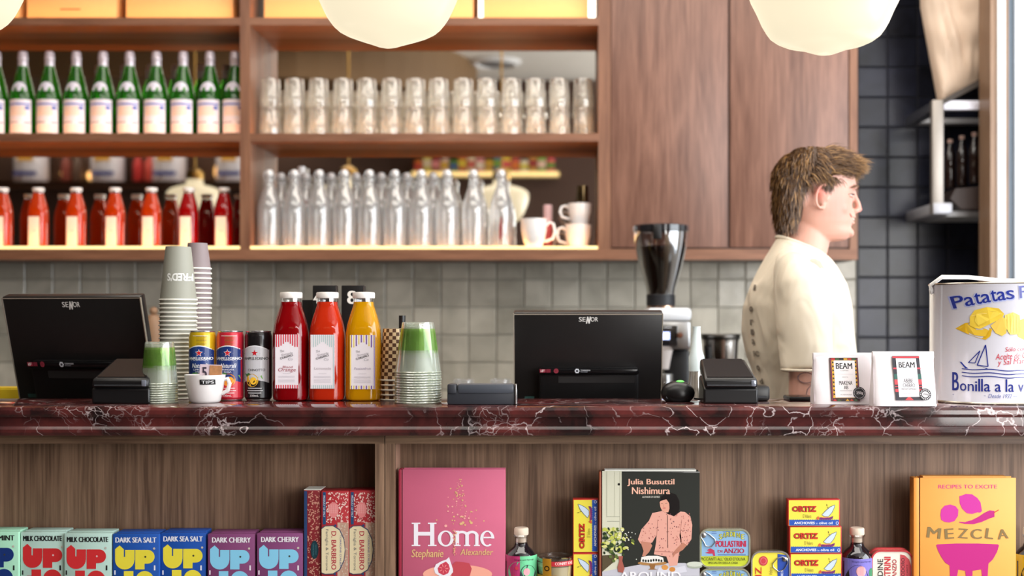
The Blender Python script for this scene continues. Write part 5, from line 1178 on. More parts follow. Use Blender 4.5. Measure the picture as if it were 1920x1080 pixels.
a.poly([(340,1040),(600,990),(760,960),(1100,960),(1236,990),(1236,1080),(340,1080)], (198,196,206), 2); a.poly([(340,890),(480,880),(470,930),(340,1040)], (92,80,60), 2)
a.oval(800,960,134,22,(176,130,80),5,28); a.poly([(770,970),(830,970),(820,1010),(850,1020),(760,1020),(785,1008)], (150,104,60), 5); a.poly([(692,950),(700,905),(760,892),(850,892),(900,910),(906,950),(800,962)], (236,232,226), 6)
for k in range(8): a.oval(716+k*24, 936+4*math.sin(k), 9, 13, (40,44,40), 7, 8)
a.oval(916,1000,30,24,(216,150,80),5,16); a.oval(984,1018,28,22,(206,136,66),5,16); a.oval(1190,970,74,24,(206,210,196),5,24); a.oval(1190,990,70,20,(170,176,160),4,24)
a.poly([(860,1000),(980,1010),(1100,985),(1120,1040),(1000,1060),(840,1050)], (214,212,222), 4)
for i in range(120):
    x = 430+r.gauss(0,70); y = 770+r.gauss(0,80); c = r.choice(((96,112,58),(60,78,44),(218,216,140),(190,196,90),(40,54,36)))
    if x > 344 and y < 960: a.oval(min(x,620), max(y,650), r.uniform(9,24), r.uniform(7,20), c, 5+(i % 3), 7, rot=r.random()*3)
for i in range(26): a.oval(560+r.gauss(0,60), 730+r.gauss(0,60), 5, 5, (238,238,226), 8, 6)
a.poly([(488,895),(530,895),(524,940),(545,1010),(530,1048),(486,1040),(480,1000),(496,940)], (170,96,84), 7); 
a.text('AROUND', 500, 1040, 1060, 1112, (244,240,244), 9, .03)
# only the part of the cover above the book's own lower edge
a.build('printed_cover', t, yf=0, rough=.3, eps=.0002)
# ---- orange cookbook ----
t = book('orange cookbook with magenta fruit and a bowl on its cover', 1713, 1725, 1905, 896, .046, mat('orange_cloth_cover', (240,166,78), .5, var=.02), mat('orange_spine', (236,150,60), .5))
MB().box(-.083,.086,.006,.030,0,PZ(893,2.65)-SZ).build('raised_page_edge', mat('orange_board', (238,162,76), .5), t, smooth=False)
a = Art(t.location.x, SZ, 2.646, 1560, 870, 5.142); MG = (200,38,150); MG2 = (186,8,120); OL = (130,106,60)
a.text('RECIPES TO EXCITE', 1026, 200, 1590, 236, (214,50,130), 2, .015)
a.poly([(1045,490),(1052,440),(1085,402),(1140,390),(1190,406),(1218,440),(1214,500),(1180,550),(1130,564),(1080,556),(1052,536)], MG, 2)
a.poly([(1228,310),(1250,304),(1290,288),(1350,292),(1400,326),(1432,370),(1440,420),(1446,452),(1430,468),(1400,466),(1350,482),(1300,474),(1256,432),(1232,380)], MG, 2)
a.poly([(1222,556),(1280,560),(1350,540),(1410,510),(1470,470),(1520,446),(1566,452),(1566,510),(1520,524),(1440,560),(1360,580),(1280,576),(1230,566)], MG2, 2); a.line([(1560,470),(1606,442)], 8, (214,60,40), 3)
for (c, x0, y0, x1, y1, rot) in (('M',920,612,1044,714,.12),('E',1090,622,1170,720,-.08),('Z',1218,622,1306,716,.08),('C',1340,626,1440,722,-.02),('L',1484,622,1554,720,.14),('A',1596,628,1694,722,-.12)): a.text(c, x0, y0, x1, y1, OL, 3, .05, rot=rot)
a.poly([(1004,782),(1016,774),(1200,766),(1400,766),(1600,774),(1610,786),(1590,850),(1550,920),(1508,960),(1500,1080),(1455,1180),(1440,1016),(1355,1030),(1350,1180),(1300,1180),(1284,1030),(1216,1018),(1190,1180),(1140,1180),(1134,978),(1090,950),(1050,890),(1020,830)], MG2, 2)
a.text('IXTA BELFRAGE', 1080, 1250, 1560, 1290, OL, 2, .03)
a.build('printed_cover', t, yf=0, rough=.5)
# ---- anchovy boxes ----
M_OY = mat('yellow_red_card', (196,44,40), .45, var=0)
def anchovy(a, fx, fy, k=1.0, ly=1):
    # fx, fy map local (0..580, 0..285) of a zoom-6 crop
    q = fx
    def pl(pts, c, l): a.poly([q(*p) for p in pts], c, l)
    YE = (238,222,78); RD = (196,44,44); BU = (40,84,180)
    pl([(12,10),(570,10),(570,284),(12,284)], YE, 1); pl([(16,222),(570,222),(570,282),(16,282)], BU, 2)
    for i in range(27): pl([(16+i*20.5,223),(26+i*20.5,215),(36+i*20.5,223)], BU, 2)
    def tx(s_, x0, y0, x1, y1, c, l, b=0):
        vs, fs = glyphs(s_, b); a.raw([q(x0+u*(x1-x0), y1-v*(y1-y0)) for u, v in vs], fs, c, l)
    tx('ORTIZ', 46, 72, 322, 134, (96,30,26), 3, .07); tx('ORTIZ', 50, 74, 318, 131, (206,50,34), 4, .02)
    for sx_ in (130,190,240,290): pl([(sx_-14,70),(sx_+22,70),(sx_+22,77),(sx_-14,77)], (206,50,34), 4); pl([(sx_-14,129),(sx_+22,129),(sx_+22,136),(sx_-14,136)], (206,50,34), 4)
    tx('El Velero', 168, 160, 262, 200, (150,136,60), 3)
    pl([(376,168),(420,120),(470,78),(528,56),(520,90),(496,140),(458,184),(410,186)], (70,90,120), 3); pl([(382,167),(424,124),(472,84),(522,62),(514,90),(490,138),(454,180),(412,182)], (206,220,236), 4)
    pl([(346,196),(380,192),(460,196),(506,178),(500,206),(476,218),(360,218)], (120,46,110), 5); pl([(360,192),(440,186),(470,192),(400,200)], (226,140,90), 6); pl([(318,214),(330,186),(346,182),(352,204),(336,218)], (214,96,60), 5)
    pl([(430,52),(436,50),(440,72),(434,74)], (80,60,40), 4); pl([(440,82),(446,80),(448,92),(442,94)], (80,60,40), 4)
    tx('ANCHOVIES', 70, 240, 300, 268, (236,238,248), 3, .03); tx('in', 312, 248, 334, 268, (210,220,244), 3); tx('olive oil', 348, 240, 498, 268, (226,232,248), 3, .02)
    a.poly([q(550+16*math.cos(i*PI/6), 256+18*math.sin(i*PI/6)) for i in range(12)], (226,232,248), 3); a.poly([q(550+10*math.cos(i*PI/6), 254+11*math.sin(i*PI/6)) for i in range(12)], BU, 4)
def anch_h(label, ox, oy, x0, x1, ytop, y, zb, zt):
    d = y+2.6; t = thing('anchovy_box', label, 'box', (PX((x0+x1)/2,d), y, zb), group='anchovy boxes in the middle stack'); hw = (x1-x0)/2*d/F; H_ = zt-zb
    MB().box(-hw,hw,0,.024,0,H_,ch=.0008).build('carton', M_OY, t)
    a = Art(t.location.x, zb, d, 0, 0, 1); s_ = 2*hw/582
    a.c = lambda x, y: (x, y)
    anchovy(a, lambda u, v: (-hw+u*s_, H_-v*H_/290), None)
    a.build('printed_face', t, yf=0, rough=.4); return t
zt_ = PZ(936,2.66); ph = (zt_-SZ)/4
for i in range(4):
    xo = (1477,1480,1481,1480)[i]
    anch_h('yellow anchovy box lying flat, %s' % ['topmost of the stack of four','second from the top of its stack','third from the top of its stack','at the bottom of the stack, below the frame'][i], 0, 0, xo, xo+98, 936, .06+.001*i, zt_-ph*(i+1), zt_-ph*i-.0004)
for i in range(2):
    d = 2.66; y = .06; x0, x1 = 1074, 1122; zt_v = PZ(935,d); ph2 = (zt_v-SZ)/2; hw = (x1-x0)/2*d/F; H_ = ph2-.0004
    t = thing('anchovy_box', ['yellow anchovy box standing on end, upper one left of the photo cookbook','yellow anchovy box standing on end, lower one left of the photo cookbook'][i], 'box', (PX((x0+x1)/2,d), y, zt_v-ph2*(i+1)), group='anchovy boxes on end')
    MB().box(-hw,hw,0,.024,0,H_,ch=.0008).build('carton', M_OY, t)
    a = Art(0,0,d); a.c = lambda x, y: (x, y); s_ = H_/582
    anchovy(a, lambda u, v, hw=hw, s_=s_: (-hw+v*2*hw/290, u*s_), None)
    a.build('printed_face', t, yf=0, rough=.4)
# ---- sardine tins ----
def rrect(hw, H_, r, n=6, z0=0):
    pts = []
    for cx, cz, a0 in ((hw-r,z0+r,-PI/2),(hw-r,z0+H_-r,0),(-hw+r,z0+H_-r,PI/2),(-hw+r,z0+r,PI)):
        pts += [(cx+r*math.cos(a0+PI/2*i/n), cz+r*math.sin(a0+PI/2*i/n)) for i in range(n+1)]
    return pts
def tin(label, x0, x1, y, zb, H_, col, rim, r=.020):
    d = y+2.6; hw = (x1-x0)/2*d/F; t = thing('sardine_tin', label, 'tin', (PX((x0+x1)/2,d), y, zb), group=None)
    MB().prism(rrect(hw-.0012,H_-.0024,r,z0=.0012), .0012, .022, 'y').build('tin_body', mat('tin_metal', (196,190,160), .25, metal=.8), t, ang=35)
    o_ = rrect(hw,H_,r); i_ = rrect(hw-.0032,H_-.0064,r-.0032,z0=.0032); n = len(o_)
    m = MB(); m.add([(p[0],-.0016,p[1]) for p in o_]+[(p[0],-.0016,p[1]) for p in i_]+[(p[0],.002,p[1]) for p in o_]+[(p[0],.001,p[1]) for p in i_], [(k,(k+1)%n,n+(k+1)%n,n+k) for k in range(n)]+[(k,2*n+k,2*n+(k+1)%n,(k+1)%n) for k in range(n)]+[(n+k,n+(k+1)%n,3*n+(k+1)%n,3*n+k) for k in range(n)])
    m.build('rolled_rim', mat(*rim), t, ang=35)
    MB().prism(rrect(hw-.003,H_-.006,r-.003,z0=.003), .0004, .0014, 'y').build('printed_lid', mat('lid_%d_%d_%d' % col, col, .3, var=0), t, ang=35)
    return t, hw
for i in range(2):
    zt_s = PZ(990.5,2.66); ph3 = (zt_s-SZ)/2
    t, hw = tin(['light blue and green sardine tin lying above its twin beside the photo cookbook','light blue and green sardine tin, lower of the two beside the photo cookbook'][i], 1311, 1407, .06, zt_s-ph3*(i+1), ph3-.0006, (196,206,60), ('pale_tin_rim', (214,214,190), .25, .7))
    a = Art(t.location.x, t.location.z, 2.66, 1300, 900, 6)
    if i: oc = a.c; a.c = lambda x, y, oc=oc: (oc(x,y-436)[0], oc(x, y)[1]-(oc(0,0)[1]-oc(0,0)[1])); a.c = lambda x, y, oc=oc: (oc(x,y)[0], Art(t.location.x, zt_s-ph3, 2.66, 1300, 900, 6).c(x,y)[1])
    a.poly([(92,640),(100,600),(140,572),(560,572),(610,600),(626,650),(626,850),(92,858)], (140,178,214), 2)
    LB_ = (204,214,70)
    for s_, x, y, c in zip('SARDINE', (290,332,372,412,452,488,540), (640,624,614,610,614,624,640), range(7)): a.text(s_, x, y-32, x+34 if s_ != 'I' else x+14, y+26, (60,60,40), 3, .06); a.text(s_, x+1, y-29, x+32 if s_ != 'I' else x+12, y+23, (226,220,70), 4, .0)
    a.text('POLLASTRINI', 252, 682, 590, 752, (190,30,66), 3, .04); a.text('DI', 276, 786, 326, 816, (176,34,60), 3, .04); a.text('ANZIO', 344, 770, 570, 824, (176,34,60), 3, .04)
    a.text('PICCANTI', 84, 870, 258, 906, (50,60,40), 3, .0); a.text("ALL' OLIO", 272, 870, 436, 906, (50,60,40), 3, .0); a.text("D'OLIVA", 448, 870, 586, 906, (50,60,40), 3, .0); a.text('SPECIALITA DELLA CASA', 166, 920, 502, 942, (50,60,40), 3, .01)
    a.rect(330,578,520,584,(90,110,160),3); a.rect(210,580,258,586,(60,80,150),3); a.rect(204,598,262,604,(60,80,150),3); a.rect(276,836,590,846,(90,120,170),3)
    a.poly([(130,820),(180,800),(150,790),(190,768),(236,790),(246,850),(226,856),(214,826),(180,828)], (190,60,90), 3)
    a.build('printed_artwork', t, yf=.0003, rough=.35)
    hz0 = 0
    def pt(x, y): u, v = a.c(x, y); return (u, -.0022, v)
    MB().tube([pt(92,600),pt(84,640),pt(122,700),pt(140,740),pt(200,750),pt(246,700),pt(240,660),pt(180,610),pt(130,584),pt(92,600)], .0011, 8).build('pull_ring', M_STEEL, t)
    MB().ell(pt(112,620),(.006,.0016,.006),12).build('rivet_tab', M_STEEL, t)
t, hw = tin('yellow and blue anchovy tin standing on end beside the anchovy stack', 1408, 1482, .06, SZ, PZ(1033,2.66)-SZ, (238,222,78), ('bright_tin_rim', (224,220,216), .2, .8))
a = Art(t.location.x, SZ, 2.66, 1300, 900, 6); a.poly([(948,830),(1040,845),(1076,900),(1086,960),(1086,1290),(1070,1360),(948,1390)], (40,76,170), 2); a.oval(788,910,50,54,(204,60,70),3,22); a.oval(788,910,36,40,(226,120,120),4,20); a.oval(788,910,28,31,(204,60,70),5,20)
a.text('ORTIZ', 696, 984, 768, 1330, (200,44,40), 3, .04, vert=-1); a.text('El Velero', 850, 980, 890, 1100, (150,130,60), 3, vert=-1); a.text('ANCHOVIES', 984, 1014, 1010, 1330, (226,230,244), 3, .03, vert=-1)
a.build('printed_artwork', t, yf=.0003)
def pt(x, y): u, v = a.c(x, y); return (u, -.0022, v)
MB().tube([pt(940,880),pt(1000,862),pt(1056,880),pt(1060,930),pt(1020,1000),pt(960,1030),pt(900,980),pt(890,940),pt(940,880)], .0012, 8).build('pull_ring', M_STEEL, t); MB().ell(pt(1030,890),(.005,.0018,.005),12).build('rivet_tab', M_STEEL, t)
t, hw = tin('red and white sardine tin standing on end beside the orange cookbook', 1633, 1712, .058, SZ, PZ(1031,2.66)-SZ, (236,228,214), ('red_tin_rim', (196,60,66), .35, .2))
a = Art(t.location.x, SZ, 2.658, 1560, 870, 5.142); a.poly([(658,872),(700,880),(744,920),(762,980),(762,1240),(740,1290),(658,1300)], (196,66,76), 2)
a.text('SARDINE', 440, 916, 492, 1210, (40,34,34), 3, .02, vert=-1); a.text('POLLASTRINI', 504, 896, 566, 1320, (196,40,50), 3, .04, vert=-1); a.text('DI ANZIO', 582, 920, 622, 1160, (176,40,50), 3, .03, vert=-1); a.text('POMODORO', 668, 906, 700, 1180, (60,30,34), 3, .01, vert=-1); a.text('PICCANTE', 716, 970, 732, 1120, (90,30,34), 3, vert=-1)
a.build('printed_artwork', t, yf=.0003)
MB().prism(rrect(hw,PZ(1029.5,2.66)-SZ,.02), .016, .026, 'y').build('tin_behind', mat('red_tin_rim'), t, ang=35)
# ---- little cork-topped bottles ----
def small_bottle(label, px, y, yt, lab, lab2, yl, grp='cork topped dark bottles'):
    d = y+2.6; t = thing('small_bottle', label, 'bottle', (PX(px,d), y, SZ), group=grp); s_ = d/F; H_ = PZ(yt,d)-SZ
    def z(yy): return PZ(yy,d)-SZ
    MB().lathe([(24*s_,0),(29*s_,.003),(29.5*s_,.008),(29.5*s_,z(1050)),(28*s_,z(1040)),(22*s_,z(1031)),(14*s_,z(1024)),(11.6*s_,z(1018))], 32).build('syrup_body', mat('dark_syrup', (26,20,26), .08, coat=1.0, var=.1), t)
    MB().lathe([(11.8*s_,z(1018)),(11.5*s_,z(1008)),(13.5*s_,z(1006)),(15*s_,z(1004)),(13.5*s_,z(1002))], 28).build('neck_rim', M_CLR, t)
    MB().lathe([(9.5*s_,z(1016)),(9.5*s_,z(1003)),(13*s_,z(1002.5)),(13.6*s_,z(1000)),(13.4*s_,z(991)),(12*s_,z(989)),(.001,z(989))], 28).build('cork_stopper', mat('pale_cork', (226,206,186), .7, var=.06), t)
    a = Art(t.location.x, SZ, d, 0, 0, 1)
    x0, x1 = px-29.4, px+29.4
    a.rect(x0, yl, x1, 1140, lab, 1, 16)
    return t, a, 29.6*s_
t, a, R = small_bottle('cork-topped syrup bottle with a pink and green label beside the pink book', 977.5, .075, 989, (200,60,120), None, 1038)
a.rect(976,1038,1006.9,1140,(110,204,150),2,10); a.text('Simple and Syrup', 966, 1043, 1000, 1047, (60,40,50), 4, .0)
a.oval(972,1068,18,20,(110,204,150),3,20); a.oval(990,1072,14,18,(44,50,60),4,20); a.oval(988,1067,6,7,(226,160,170),5,14); a.oval(970,1060,3.5,3.5,(220,70,90),5,10); a.oval(965,1076,3,3,(220,70,90),5,10); a.oval(976,1079,4,3,(240,200,200),5,10)
a.build('paper_label', t, R=R, rough=.45, eps=.0002)
t, a, R = small_bottle('cork-topped syrup bottle with a violet label beside the anchovy stack', 1607, .075, 990, (122,112,196), None, 1043)
a.text('Simple and Syrup', 1592, 1046.5, 1627, 1050.5, (60,54,110), 3, .0); a.oval(1602,1092,22,38,(34,24,28),3,24); a.oval(1608,1066,9,10,(228,166,170),4,18); a.oval(1628,1070,5,9,(60,130,90),3,14)
a.build('paper_label', t, R=R, rough=.45, eps=.0002)
t, a, R = small_bottle('cork-topped syrup bottle with a yellow label, cut off at the right edge', 1932, .075, 991, (222,176,40), None, 1037)
a.text('Simple and Syrup', 1912, 1041, 1948, 1045, (90,60,20), 3, .0); a.oval(1920,1080,12,26,(40,34,34),3,20); a.oval(1918,1070,6,8,(214,130,120),4,14)
a.build('paper_label', t, R=R, rough=.45, eps=.0002)
# ---- glass jar ----
d = 2.675; t = thing('spread_jar', 'low glass jar with a gold band and red lid tape beside the pink-labelled bottle', 'jar', (PX(1041,d), d+CY, SZ)); s_ = d/F
def z(yy): return PZ(yy,d)-SZ
MB().lathe([(26*s_,0),(30*s_,.004),(32*s_,z(1075)),(33.5*s_,z(1056)),(34*s_,z(1052)),(33*s_,z(1051))], 40).build('jar_glass', M_CLR, t)
MB().lathe([(25*s_,.003),(29*s_,.006),(31*s_,z(1076)),(32.2*s_,z(1059)),(.001,z(1059))], 36).build('cream_contents', mat('pale_spread', (206,190,150), .5), t)
MB().lathe([(33*s_,z(1050)),(34.5*s_,z(1048)),(34.5*s_,z(1043)),(32*s_,z(1041)),(30*s_,z(1042)),(.001,z(1043.5))], 40).build('glass_lid', M_CLR, t)
a = Art(t.location.x, SZ, d, 0, 0, 1)
a.rect(1033,1047,1074.5,1056,(196,50,60),1,12); a.text('CONFIT DE', 1041, 1048.5, 1072, 1053.5, (240,226,220), 3, .02)
a.rect(1018,1042,1034,1140,(196,140,40),2,8); a.oval(1026,1060,5,5,(50,36,20),3,14); a.oval(1026,1060,3,3,(196,140,40),4,12); a.oval(1025,1084,9,10,(240,220,190),3,14); a.rect(1006,1073,1044,1140,(206,150,50),1,10)
a.build('band_label', t, R=34.8*s_, rough=.35, eps=.0002)
# ================= PERSON =================
DPn = 3.45; KP = DPn/F; PXo = 1500
def hx(px): return (px-PXo)*KP
def hz_(py): return PZ(py, DPn)
man = thing('person', 'young man in a cream t-shirt standing in profile behind the bar, smiling to the right', 'person', (PX(PXo,DPn), DPn+CY, 0))
def skinmat():
    m = bpy.data.materials.new('skin'); m.use_nodes = True; nt = m.node_tree; L = nt.links; b = nt.nodes['Principled BSDF']
    b.inputs['Roughness'].default_value = .48; b.inputs['Subsurface Weight'].default_value = .15; b.inputs['Subsurface Scale'].default_value = .012; b.inputs['Subsurface Radius'].default_value = (1,.35,.2)
    tc = nt.nodes.new('ShaderNodeTexCoord'); cur = None
    n = nt.nodes.new('ShaderNodeTexNoise'); n.inputs['Scale'].default_value = 14; L.new(tc.outputs['Object'], n.inputs['Vector'])
    mx = nt.nodes.new('ShaderNodeMix'); mx.data_type = 'RGBA'; mx.inputs[6].default_value = rgb((204,150,132)); mx.inputs[7].default_value = rgb((212,162,144)); L.new(n.outputs[0], mx.inputs[0]); cur = mx.outputs[2]
    def spot(c, r, col, amt):
        nonlocal cur
        d = nt.nodes.new('ShaderNodeVectorMath'); d.operation = 'DISTANCE'; d.inputs[1].default_value = c; L.new(tc.outputs['Object'], d.inputs[0])
        mr = nt.nodes.new('ShaderNodeMapRange'); mr.interpolation_type = 'SMOOTHSTEP'; mr.inputs[1].default_value = r; mr.inputs[2].default_value = r*.25; mr.inputs[3].default_value = 0; mr.inputs[4].default_value = amt; L.new(d.outputs['Value'], mr.inputs[0])
        q = nt.nodes.new('ShaderNodeMix'); q.data_type = 'RGBA'; q.inputs[7].default_value = rgb(col); L.new(mr.outputs[0], q.inputs[0]); L.new(cur, q.inputs[6]); cur = q.outputs[2]
    for s_ in (-1, 1):
        spot((hx(1568), s_*.058, hz_(392)), .055, (206,112,98), .32); spot((hx(1528), s_*.08, hz_(365)), .03, (222,120,104), .6)
    spot((hx(1612), 0, hz_(394)), .02, (226,132,120), .6)
    spot((hx(1600), 0, hz_(414)), .013, (196,96,92), .7)
    L.new(cur, b.inputs['Base Color']); return m
SK = skinmat()
B = MB()
# head: lofted rings (front px, back px, half width m)
HR_ = [(453,1572,1520,.028),(449,1588,1508,.040),(442,1594,1499,.048),(434,1597,1492,.053),(425,1594,1486,.058),(417,1597,1481,.062),(408,1598,1476,.065),(400,1597,1472,.068),(392,1597,1469,.070),(380,1597,1465,.073),(368,1598,1462,.0745),(356,1603,1461,.0755),(345,1604,1461,.076),(332,1602,1462,.0755),(318,1597,1466,.072),(304,1586,1474,.064),(293,1570,1487,.052),(286,1552,1502,.034),(283,1538,1515,.015)]
def hring(y, f, b_, w_, n=40):
    c = min(1528, (f+b_)/2+6); R = []
    for i in range(n):
        a = 2*PI*i/n; ca, sa = math.cos(a), math.sin(a)
        ax = (f-c) if ca > 0 else (c-b_)
        e = 2.25 if ca > 0 else 2.0
        rr = 1/((abs(ca)**e+abs(sa)**e)**(1/e))
        yy = w_*sa*rr*(1-(.13*max(0,ca)**2))
        R.append((hx(c)+ax*KP*ca*rr, yy, hz_(y)))
    return R
B.loft([hring(*q) for q in HR_])
def el(px, y, py, rx, ry, rz, rot=0): B.ell((hx(px), y, hz_(py)), (rx, ry, rz), 18, rot=Matrix.Rotation(rot, 3, 'Y'))
# neck
def oval_ring(cx, cz, rx, ry, n=28, tilt=0.0, cy=0):
    return [(cx+rx*math.cos(2*PI*i/n), cy+ry*math.sin(2*PI*i/n), cz+tilt*math.cos(2*PI*i/n)) for i in range(n)]
B.loft([oval_ring(hx((1474+1560)/2), hz_(415), 43*KP, .052), oval_ring(hx((1470+1556)/2), hz_(440), 43*KP, .055), oval_ring(hx((1464+1553)/2), hz_(462), 45*KP, .060), oval_ring(hx((1452+1546)/2), hz_(488), 48*KP, .075), oval_ring(hx((1440+1548)/2), hz_(505), 54*KP, .10)])
# nose, brow, lips, chin, cheeks
B.tube([(hx(1600),0,hz_(356)),(hx(1602),0,hz_(367)),(hx(1608),0,hz_(381)),(hx(1610),0,hz_(391)),(hx(1604),0,hz_(397))], [.0060,.0068,.0080,.0094,.0085], 14)
el(1611.5,0,392.5,.0075,.009,.0075)
for s_ in (-1,1):
    el(1603,s_*.0105,396,.0095,.0058,.0062); el(1597,s_*.026,353,.010,.020,.0065); el(1568,s_*.040,392,.024,.016,.022)
    el(1500,s_*.060,372,.02,.012,.03)
el(1600,0,407,.0055,.020,.0045,.2); el(1598.5,0,418.5,.0060,.018,.0050); el(1594,0,437,.010,.020,.013); el(1597,0,402,.008,.014,.01)
# torso under the shirt, shoulders, arms, hips, legs: one figure
def skin_chain(pts, seg=18):
    P_ = [Vector(p[:3]) for p in pts]; r = [p[3] for p in pts]
    # smooth resample
    out = []; rr = []
    for i in range(len(P_)-1):
        for k in range(4):
            t = k/4; p0 = P_[max(i-1,0)]; p1 = P_[i]; p2 = P_[i+1]; p3 = P_[min(i+2,len(P_)-1)]
            out.append(.5*((2*p1)+(-p0+p2)*t+(2*p0-5*p1+4*p2-p3)*t*t+(-p0+3*p1-3*p2+p3)*t**3)); rr.append(r[i]+(r[i+1]-r[i])*t)
    out.append(P_[-1]); rr.append(r[-1]); B.tube(out, rr, seg)
    B.ell(out[0], rr[0]*1.0, 14); B.ell(out[-1], rr[-1]*1.0, 14)
B.loft([oval_ring(hx(1496), z, a, b_) for z, a, b_ in ((hz_(495),.06,.09),(hz_(515),.09,.15),(hz_(560),.11,.165),(hz_(640),.115,.155),(hz_(740),.10,.14),(.95,.11,.155),(.84,.115,.165),(.78,.08,.13))])
shN = (hx(1484), -.175, hz_(520)); shF = (hx(1500), .175, hz_(520))
elN = (hx(1486), -.245, hz_(765)); wrN = (hx(1630), -.262, 1.015-.0)
skin_chain([shN+(.055,), (hx(1480),-.21,hz_(600),.050), (hx(1484),-.232,hz_(680),.0475), elN+(.042,), (hx(1550),-.262,1.045,.040), wrN+(.028,), (hx(1665),-.270,.985,.026)])
elF = (hx(1490), .24, hz_(770)); wrF = (hx(1560), .235, .86)
skin_chain([shF+(.055,), (hx(1492),.215,hz_(620),.049), elF+(.042,), (hx(1525),.245,.98,.038), wrF+(.027,), (hx(1570),.232,.82,.025)])
def hand(w_, fwd, side, down, curl):
    # palm + four unequal fingers + thumb; axes are unit vectors
    w_ = Vector(w_); f = Vector(fwd).normalized(); s_ = Vector(side).normalized(); d = Vector(down).normalized()
    for k in range(4):
        o = (k-1.5)*.0195
        B.tube([w_+s_*o*.6, w_+f*.045+s_*o*.95, w_+f*.085+s_*o], [.013,.0135,.0105], 10)
        L_ = (.070,.080,.075,.058)[k]; p = w_+f*.085+s_*o
        q1 = p+(f*math.cos(curl)+d*math.sin(curl))*L_*.45; q2 = q1+(f*math.cos(curl*2)+d*math.sin(curl*2))*L_*.32; q3 = q2+(f*math.cos(curl*2.8)+d*math.sin(curl*2.8))*L_*.23
        B.tube([p, q1, q2, q3], [.0096,.0088,.0080,.0066], 10); B.ell(q3, .0068, 10)
    t0 = w_+f*.025-s_*.026; t1 = t0+(f*.75-s_*.6+d*.25)*.036; t2 = t1+(f*.95-s_*.15+d*.3)*.030; t3 = t2+(f*1.0+s_*.1+d*.2)*.022
    B.tube([w_+f*.01-s_*.01, t0, t1, t2, t3], [.015,.0145,.0115,.0100,.0075], 10); B.ell(t3, .0077, 10)
hand((hx(1665),-.270,.980), (1,.0,-.22), (0,1,0), (0,0,-1), .22)
hand((hx(1570),.232,.82), (.35,-.05,-1), (.9,0,.3), (-.3,-.8,0), .25)
for s_ in (-1,1):
    skin_chain([(hx(1500),s_*.09,.86,.085),(hx(1502),s_*.10,.66,.070),(hx(1506),s_*.105,.50,.052),(hx(1500),s_*.105,.34,.050),(hx(1496),s_*.105,.10,.034)])
    B.tube([(hx(1480),s_*.105,.045),(hx(1530),s_*.108,.04),(hx(1600),s_*.112,.028)], [.035,.038,.028], 12)
# ears
for s_ in (-1,1):
    ex, ey, ez = hx(1530), s_*.0735, hz_(375)
    B.ell((ex, ey, ez), (.0135,.007,.027), 18, rot=Matrix.Rotation(-.22,3,'Y')@Matrix.Rotation(s_*.25,3,'Z'))
    rim = []
    for i in range(15):
        a = -.9+i*(2*PI-1.4)/14; rim.append((ex+.0045-.0175*math.cos(a+PI)*-1*-1, ey+s_*(.010+.004*max(0,-math.cos(a+PI)*-1)), ez+.030*math.sin(a)*1.0))
    rim = []
    for i in range(17):
        a = .35*PI+i*(1.32*PI)/16      # from front-top over the back to the lobe
        rim.append((ex+.0165*math.cos(a)-.004*math.sin(a)*-1, ey+s_*(.0135 if math.cos(a) < 0 else .008), ez+.0305*math.sin(a)+.002))
    B.tube(rim, [.0036+.0012*math.sin(PI*i/16) for i in range(17)], 8)
    B.ell((ex+.003, ey+s_*.007, ez-.027), (.0075,.005,.0085), 12)
    B.ell((ex+.014, ey+s_*.004, ez-.004), (.005,.005,.008), 12)
body = B.build('body', SK, man)
rmsh = body.modifiers.new('merge', 'REMESH'); rmsh.mode = 'VOXEL'; rmsh.voxel_size = .0032; rmsh.use_smooth_shade = True
sm = body.modifiers.new('soften', 'SMOOTH'); sm.factor = .5; sm.iterations = 9
# eyes, brows, teeth, lashes
for s_ in (-1,1):
    MB().ell((hx(1585.6), s_*.031, hz_(367.5)), .0110, 18).build('eye', mat('eye_white', (226,216,212), .5, var=0), man)
    MB().ell((hx(1592.4), s_*.0325, hz_(367.5)), (.0025,.0052,.0052), 14).build('iris', mat('iris_brown', (54,40,34), .4, var=0), man)
    m = MB(); m.tube([(hx(1584),s_*.044,hz_(367)),(hx(1590),s_*.038,hz_(364.8)),(hx(1594.5),s_*.030,hz_(365)),(hx(1595),s_*.021,hz_(367.5))], [.0015,.0032,.0034,.0015], 8); m.build('upper_eyelid', SK, man)
    m = MB(); m.tube([(hx(1584),s_*.043,hz_(368.5)),(hx(1590),s_*.038,hz_(370.6)),(hx(1594),s_*.030,hz_(370.8)),(hx(1594.5),s_*.022,hz_(368.5))], [.0015,.0032,.0034,.0015], 8); m.build('lower_eyelid', SK, man)
    m = MB(); m.tube([(hx(1588),s_*.052,hz_(356)),(hx(1597),s_*.044,hz_(352)),(hx(1603.5),s_*.030,hz_(352)),(hx(1606),s_*.014,hz_(356))], [.0014,.0030,.0036,.002], 8); m.build('eyebrow', mat('brow_hair', (104,72,48), .8), man)
    m = MB(); m.tube([(hx(1583),s_*.0465,hz_(367.6)),(hx(1590.5),s_*.0405,hz_(366.2)),(hx(1596.5),s_*.031,hz_(366.6)),(hx(1599),s_*.022,hz_(368))], [.0006,.0014,.0014,.0006], 6); m.build('eyelashes', mat('lash_brown', (60,40,30), .8), man)
m = MB(); pts = [(hx(1600.5)-abs(q)*.26, q, hz_(413)+abs(q)*.10) for q in [(-.017+.0034*i) for i in range(11)]]; m.tube(pts, .0024, 8); m.build('teeth', mat('tooth_white', (236,228,216), .25, var=0), man)
for s_ in (-1,1):
    m = MB(); m.tube([(hx(1593)+0,s_*.027,hz_(408.5)),(hx(1590),s_*.0325,hz_(405)),(hx(1588.5),s_*.035,hz_(402))], [.0014,.0018,.0008], 6); m.build('smile_crease', mat('lip_shadow_skin', (190,112,98), .6, var=0), man)
